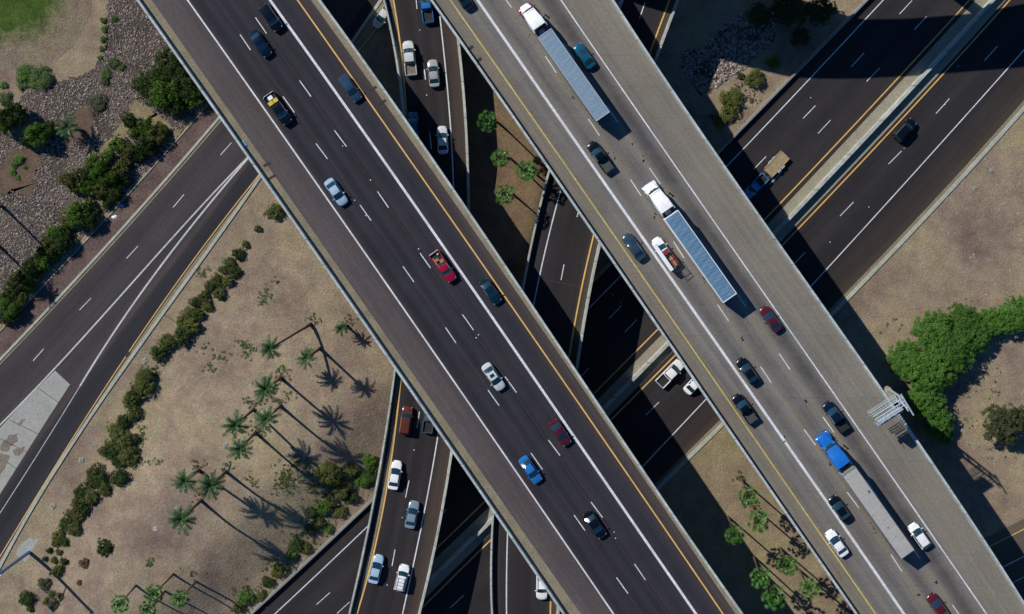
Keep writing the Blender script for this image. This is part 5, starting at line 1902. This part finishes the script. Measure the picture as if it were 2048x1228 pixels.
# palms
def fan_crown(seed):
    r = random.Random(seed)
    mb = MB()
    for (el, n, pl, sz) in ((76, 3, 0.15, 0.58), (52, 5, 0.45, 0.64), (34, 7, 0.85, 0.68), (10, 8, 1.28, 0.62), (-16, 9, 1.2, 0.6), (-50, 6, 0.7, 0.55)):
        off = r.uniform(0, 6.28)
        for k in range(n):
            a = off + k / n * 6.283 + r.uniform(-0.16, 0.16)
            e = R(el + r.uniform(-10, 10))
            d = Vector((math.cos(a) * math.cos(e), math.sin(a) * math.cos(e), math.sin(e)))
            side = Vector((-math.sin(a), math.cos(a), 0))
            up = d.cross(side) * -1
            if up.z < 0: up = -up
            pe = d * pl * r.uniform(0.85, 1.1)
            mb.add([side * 0.03, -side * 0.03, pe - side * 0.02, pe + side * 0.02], [(0, 1, 2, 3)])
            nb = 11
            s_ = sz * r.uniform(0.85, 1.12)
            # folded fan: one connected leaf
            vv = [pe]
            for b in range(2 * nb + 1):
                t_ = (b / (2 * nb) - 0.5) * R(170)
                rr_ = s_ * (1.0 if b % 2 else 0.5) * (0.75 + 0.25 * math.cos(t_ * 0.8)) * r.uniform(0.82, 1.12)
                q = pe + d * math.cos(t_) * rr_ + side * math.sin(t_) * rr_ + up * (0.05 * (1 if b % 2 else -1)) - Vector((0, 0, 0.22)) * rr_ * rr_
                vv.append(q)
            mb.add(vv, [(0, 1 + b, 2 + b) for b in range(2 * nb)])
    return mb.mesh("crown", None, fix=False)


def date_crown(seed):
    r = random.Random(seed)
    mb = MB()
    for (el, n, ln) in ((72, 5, 1.5), (46, 7, 2.1), (18, 8, 2.5), (-8, 7, 2.4), (-34, 6, 1.9)):
        off = r.uniform(0, 6.28)
        for k in range(n):
            a = off + k / n * 6.283 + r.uniform(-0.2, 0.2)
            e0 = R(el + r.uniform(-8, 8))
            l_ = ln * r.uniform(0.8, 1.12)
            side = Vector((-math.sin(a), math.cos(a), 0))
            pts = []
            p = Vector((0, 0, 0))
            ns = 13
            for i in range(ns + 1):
                pts.append(p.copy())
                e = e0 - R(62) * (i / ns) ** 1.3
                p = p + Vector((math.cos(a) * math.cos(e), math.sin(a) * math.cos(e), math.sin(e))) * (l_ / ns)
            vv, ff = [], []
            for i in range(ns):
                w_ = 0.05 * (1 - i / ns) + 0.01
                vv += [pts[i] + side * w_, pts[i] - side * w_]
            for i in range(ns - 1):
                ff.append((2 * i, 2 * i + 1, 2 * i + 3, 2 * i + 2))
            base = len(vv)
            for i in range(1, ns + 1):
                d = (pts[i] - pts[i - 1]).normalized()
                ll = 0.46 * l_ / 2.2 * (math.sin(math.pi * min(1, (i + 0.6) / (ns + 1.6))) ** 0.7) + 0.06
                for sgn in (1, -1):
                    tip = pts[i] + side * sgn * ll * 0.8 + d * ll * 0.75 + Vector((0, 0, r.uniform(-0.12, 0.06)))
                    b0 = len(vv)
                    vv += [pts[i] - d * 0.085, pts[i] + d * 0.09, tip]
                    ff.append((b0, b0 + 1, b0 + 2))
            # share the rachis so that a frond reads as one island
            mb.add(vv, ff)
    return mb.mesh("crown", None, fix=False)


FANS = [fan_crown(300 + k) for k in range(5)]
DATES = [date_crown(310 + k) for k in range(5)]


def palm(bx, by, cx, cy, h, kind, label, group, seed=0, crown_scale=1.0, trunk_r=0.24):
    b = G(bx, by)
    top = P(cx, cy, b.z + h)
    root = empty("palm_tree", b)
    tag(root, label, "palm tree", group)
    d = top - b
    n = 9
    pts, rad = [], []
    for i in range(n + 1):
        t_ = i / n
        q = Vector((d.x * t_ ** 1.25, d.y * t_ ** 1.25, d.z * t_))
        pts.append(q)
        rad.append(trunk_r * (1.35 - 0.5 * min(1, t_ * 3)) if t_ < 0.33 else trunk_r * (0.85 - 0.1 * t_))
    rad[-1] *= 1.25
    pts[0].z -= 0.2
    MB().tube(pts, rad, 10).build("trunk", "trunk_bark", root, smooth_angle=60)
    me = (FANS if kind == "fan" else DATES)[seed % 5]
    cr = link("crown", me, root, "palm_fan" if kind == "fan" else "palm_date", d + Vector((0, 0, 0.05)))
    cs = crown_scale * rng.uniform(0.92, 1.1)
    cr.scale = (cs, cs, cs * rng.uniform(0.8, 1.1))
    sk = MB()
    for k in range(26):
        a = rng.uniform(0, 6.283)
        l_ = rng.uniform(0.5, 1.0) * (1.0 if kind == "fan" else 1.2)
        o_ = Vector((math.cos(a), math.sin(a), 0))
        sd = Vector((-math.sin(a), math.cos(a), 0)) * 0.10
        z0_ = -rng.uniform(0.1, 0.6)
        sk.add([o_ * 0.15 + Vector((0, 0, z0_)), o_ * 0.45 * l_ + sd + Vector((0, 0, z0_ - 0.5 * l_)), o_ * 0.55 * l_ + Vector((0, 0, z0_ - 1.0 * l_)), o_ * 0.45 * l_ - sd + Vector((0, 0, z0_ - 0.5 * l_))], [(0, 1, 2, 3)])
    link("dead_skirt", sk.mesh("dead_skirt", None, fix=False), root, "leaf_brown", d)
    cr.rotation_euler = (0, 0, seed * 1.7)
    return root


gd = "date palms on the dirt of the lower left"
for i, (bx, by, cx, cy, h, s, lab) in enumerate([
    (622, 648, 540, 697, 11.0, 0.85, "date palm with a long trunk leaning far to the left"), (640, 697, 612, 716, 9.5, 0.85, "date palm right of the strongly leaning one"), (694, 652, 682, 657, 3.6, 0.6, "shortest young date palm nearest the overpass"),
    (562, 756, 532, 777, 11.0, 1.0, "date palm topmost of the four standing below the leaning one"), (561, 812, 533, 838, 11.0, 1.0, "date palm in the middle with its trunk foot near the image centre left"), (507, 819, 471, 850, 11.0, 0.95, "date palm left of the middle pair"),
    (511, 865, 480, 898, 11.0, 0.95, "lowest date palm of the four in the middle"), (398, 940, 370, 963, 11.0, 0.95, "left date palm of the close pair below the middle"), (452, 943, 422, 970, 11.0, 1.0, "right date palm of the close pair below the middle"),
    (402, 1001, 362, 1038, 11.5, 1.1, "lowest and widest date palm on the bare dirt")]):
    palm(bx, by, cx, cy, h, "date", lab, gd, i, s)
gf = "fan palms at the bottom edge of the lower left"
for i, (bx, by, cx, cy, lab) in enumerate([(272, 1171, 241, 1208, "leftmost fan palm at the bottom edge"), (347, 1148, 308, 1188, "fan palm at the bottom edge, highest of its four"), (392, 1163, 360, 1198, "rightmost fan palm of the bottom left four"), (330, 1182, 296, 1219, "fan palm cut by the bottom edge between its neighbours")]):
    palm(bx, by, cx, cy, 10.5, "fan", lab, gf, i, 0.95, 0.16)
gm = "fan palms between the two overpasses"
for i, (bx, by, cx, cy, lab) in enumerate([(996, 245, 975, 243, "uppermost fan palm between the bridges, against the shade"), (1020, 316, 1001, 316, "second fan palm between the bridges, left of its neighbour"), (1068, 345, 1053, 342, "fan palm closest to the right overpass among the four"), (1029, 391, 1010, 388, "lowest of the four fan palms between the bridges")]):
    palm(bx, by, cx, cy, 10.0, "fan", lab, gm, i + 1, 1.0, 0.17)
gr_ = "fan palms left of the right overpass at the bottom"
for i, (bx, by, cx, cy, lab) in enumerate([(1483, 960, 1497, 992, "topmost fan palm beside the right overpass"), (1504, 1012, 1517, 1043, "second fan palm from the top beside the right overpass"), (1456, 1034, 1469, 1069, "fan palm farthest left, at the edge of the bridge shade"), (1560, 1096, 1576, 1131, "fan palm nearest the right overpass parapet"),
                                           (1506, 1112, 1521, 1155, "fan palm left of the lower group"), (1598, 1140, 1618, 1176, "rightmost fan palm near the bottom edge"), (1532, 1152, 1548, 1195, "lowest fan palm near the bottom edge")]):
    palm(bx, by, cx, cy, 9.5, "fan", lab, gr_, i, 1.14, 0.17)
palm(166, 262, 135, 255, 3.2, "date", "small blue green date palm in the riprap of the upper left", None, 1, 0.95)
palm(4, 412, -46, 436, 10.0, "date", "palm at the left edge whose crown is out of frame, upper one", "palms at the left edge", 2, 0.95)
palm(-10, 484, -60, 512, 10.0, "date", "palm at the left edge whose crown is out of frame, lower one", "palms at the left edge", 0, 0.95)


# weeds and ground cover nobody could count
def weeds(name, spots, label, mat, seed):
    r = random.Random(seed)
    mb = MB()
    for (x, y, rx, ry, n) in spots:
        for _ in range(n):
            px, py = x + r.gauss(0, rx * 0.5), y + r.gauss(0, ry * 0.5)
            g = G(px, py)
            cr = r.uniform(0.1, 0.32)
            for k in range(r.randint(6, 14)):
                d = rnd_dir(r)
                d.z = abs(d.z)
                leaf_quad(mb, g + Vector((d.x * cr, d.y * cr, 0.03 + d.z * cr * 0.6)), (d + Vector((0, 0, 0.8))).normalized(), r.uniform(0.07, 0.15), r)
    o = mb.build(name, mat, fix=False)
    tag(o, label, None, None, "stuff")


weeds("ground_cover", [(495, 700, 14, 16, 40), (440, 715, 30, 14, 26), (485, 690, 12, 10, 26), (420, 735, 20, 10, 16), (400, 690, 30, 20, 14), (535, 585, 10, 22, 24), (525, 600, 8, 14, 20), (555, 565, 5, 12, 8), (405, 545, 14, 10, 24), (283, 868, 9, 22, 46), (280, 900, 10, 10, 10),
                       (310, 745, 12, 14, 26), (290, 925, 30, 10, 14), (318, 925, 10, 8, 10), (300, 1126, 9, 7, 22), (385, 1150, 8, 8, 10), (505, 805, 22, 14, 20), (565, 745, 20, 16, 24), (512, 865, 22, 12, 14), (620, 705, 8, 6, 6), (580, 790, 14, 12, 12)],
      "scattered low weeds on the dirt of the lower left", "leaf_weed", 3)
weeds("ground_cover", [(570, 960, 26, 26, 130), (600, 930, 30, 18, 60), (500, 960, 14, 12, 20), (630, 960, 30, 30, 80), (690, 960, 40, 36, 120), (660, 1000, 40, 36, 120), (600, 1090, 40, 30, 60), (560, 1130, 36, 26, 50), (500, 1190, 40, 26, 60), (735, 960, 14, 26, 40), (630, 1040, 36, 28, 80)],
      "straggling green undergrowth on the slope above the motorway", "leaf_olive", 4)
weeds("dry_grass", [(x, y, 18, 14, 22) for (x, y) in ((624, 640), (700, 645), (562, 750), (505, 808), (560, 803), (512, 858), (398, 930), (452, 935), (404, 992), (1480, 955), (1502, 1006), (190, 300), (300, 300), (270, 275), (150, 470), (235, 395), (340, 270), (1480, 170), (1430, 235), (1500, 200), (1470, 230))],
      "dry grass around trunks and shrubs", "leaf_grey", 6)
weeds("dry_grass", [(x, y, 40, 26, 10) for (x, y) in ((1400, 690), (1880, 640), (1800, 660), (1960, 720), (1985, 790), (1940, 770), (1930, 850), (1990, 900), (1930, 620))], "dry grass at the feet of the bright green trees", "leaf_weed", 8)


# riprap stones
def stones(name, poly, n, smin, smax, label, seed, avoid=()):
    r = random.Random(seed)
    xs = [p[0] for p in poly]
    ys = [p[1] for p in poly]
    x0, x1, y0, y1 = max(min(xs), -60), max(xs), max(min(ys), -60), max(ys)
    base = [Vector(v) for v in ((1, 0, 0), (-1, 0, 0), (0, 1, 0), (0, -1, 0), (0, 0, 1), (0, 0, -0.5))]
    fcs = [(0, 2, 4), (2, 1, 4), (1, 3, 4), (3, 0, 4), (2, 0, 5), (1, 2, 5), (3, 1, 5), (0, 3, 5)]
    mb = MB()
    k = 0
    tries = 0
    while k < n and tries < n * 20:
        tries += 1
        x, y = r.uniform(x0, x1), r.uniform(y0, y1)
        if not inside(poly, x, y) or any(inside(q, x, y) for q in avoid):
            continue
        if math.sin(x * 0.083 + 1.3 * math.sin(y * 0.06)) + math.sin(y * 0.071 + 1.1 * math.sin(x * 0.05)) < r.uniform(-2.1, -0.8):
            continue
        s = r.uniform(smin, smax) * r.choice((0.6, 0.8, 1, 1, 1.25, 1.25, 1.7))
        p = P(x, y, 0.05)
        a = r.uniform(0, 6.28)
        M = Matrix.Rotation(a, 3, 'Z') @ Matrix.Rotation(r.uniform(-0.6, 0.6), 3, 'X')
        sc = Vector((s * r.uniform(0.7, 1.3), s * r.uniform(0.5, 0.9), s * r.uniform(0.4, 0.8)))
        mb.add([p + M @ Vector((v.x * sc.x * r.uniform(.75, 1.2), v.y * sc.y * r.uniform(.75, 1.2), v.z * sc.z)) for v in base], fcs)
        k += 1
    o = mb.build(name, "rock", fix=False)
    tag(o, label, None, None, "stuff")


DP = [[(150, 225), (175, 205), (185, 228), (190, 260), (170, 285), (150, 280), (128, 300), (140, 250)], [(0, 330), (20, 300), (60, 298), (85, 320), (70, 350), (60, 400), (20, 380), (-30, 420)],
      [(268, 200), (285, 205), (330, 240), (362, 268), (345, 290), (300, 285), (262, 260), (225, 300), (205, 330), (190, 310), (230, 262)], [(138, 430), (190, 395), (215, 400), (180, 445), (150, 480), (128, 470)]]
stones("riprap", ROCK_L, 19000, 0.09, 0.18, "loose riprap stones on the slope left of the left overpass", 11, DP)
stones("riprap", ROCK_R, 1900, 0.16, 0.30, "riprap stones between the right overpass and the motorway", 12)


def pebbles(name, regions, n, label, seed):
    r = random.Random(seed)
    mb = MB()
    for _ in range(n):
        x0, y0, x1, y1 = r.choice(regions)
        x, y = r.uniform(x0, x1), r.uniform(y0, y1)
        if x < f_rkerb(y) + 14 and x < 700:
            continue
        q = Vector((x, y)) - HB_A
        if x < 800 and (q.dot(_nrm) < 12 or x > c_lwall(y) - 14 or x > a_left(y) - 8):
            continue
        if x > 1400 and (x < h_rkerb(y) + 14 or x < b_right(y) + 10):
            continue
        g = G(x, y)
        s_ = r.uniform(0.05, 0.16)
        a = r.uniform(0, 6.283)
        l_ = r.choice((1, 1, 1.4, 2.6))
        d, e = Vector((math.cos(a), math.sin(a), 0)) * s_ * l_, Vector((-math.sin(a), math.cos(a), 0)) * s_
        z = Vector((0, 0, s_ * 0.8))
        mb.add([g + d, g + e, g - d, g - e, g + z], [(0, 1, 4), (1, 2, 4), (2, 3, 4), (3, 0, 4)])
    tag(mb.build(name, "rock", fix=False), label, None, None, "stuff")


pebbles("pebbles", [(60, 380, 780, 1228)], 420, "small stones scattered on the dirt of the lower left", 21)
pebbles("pebbles", [(1640, 230, 2048, 1000)], 260, "small stones scattered on the dirt right of the overpass", 22)
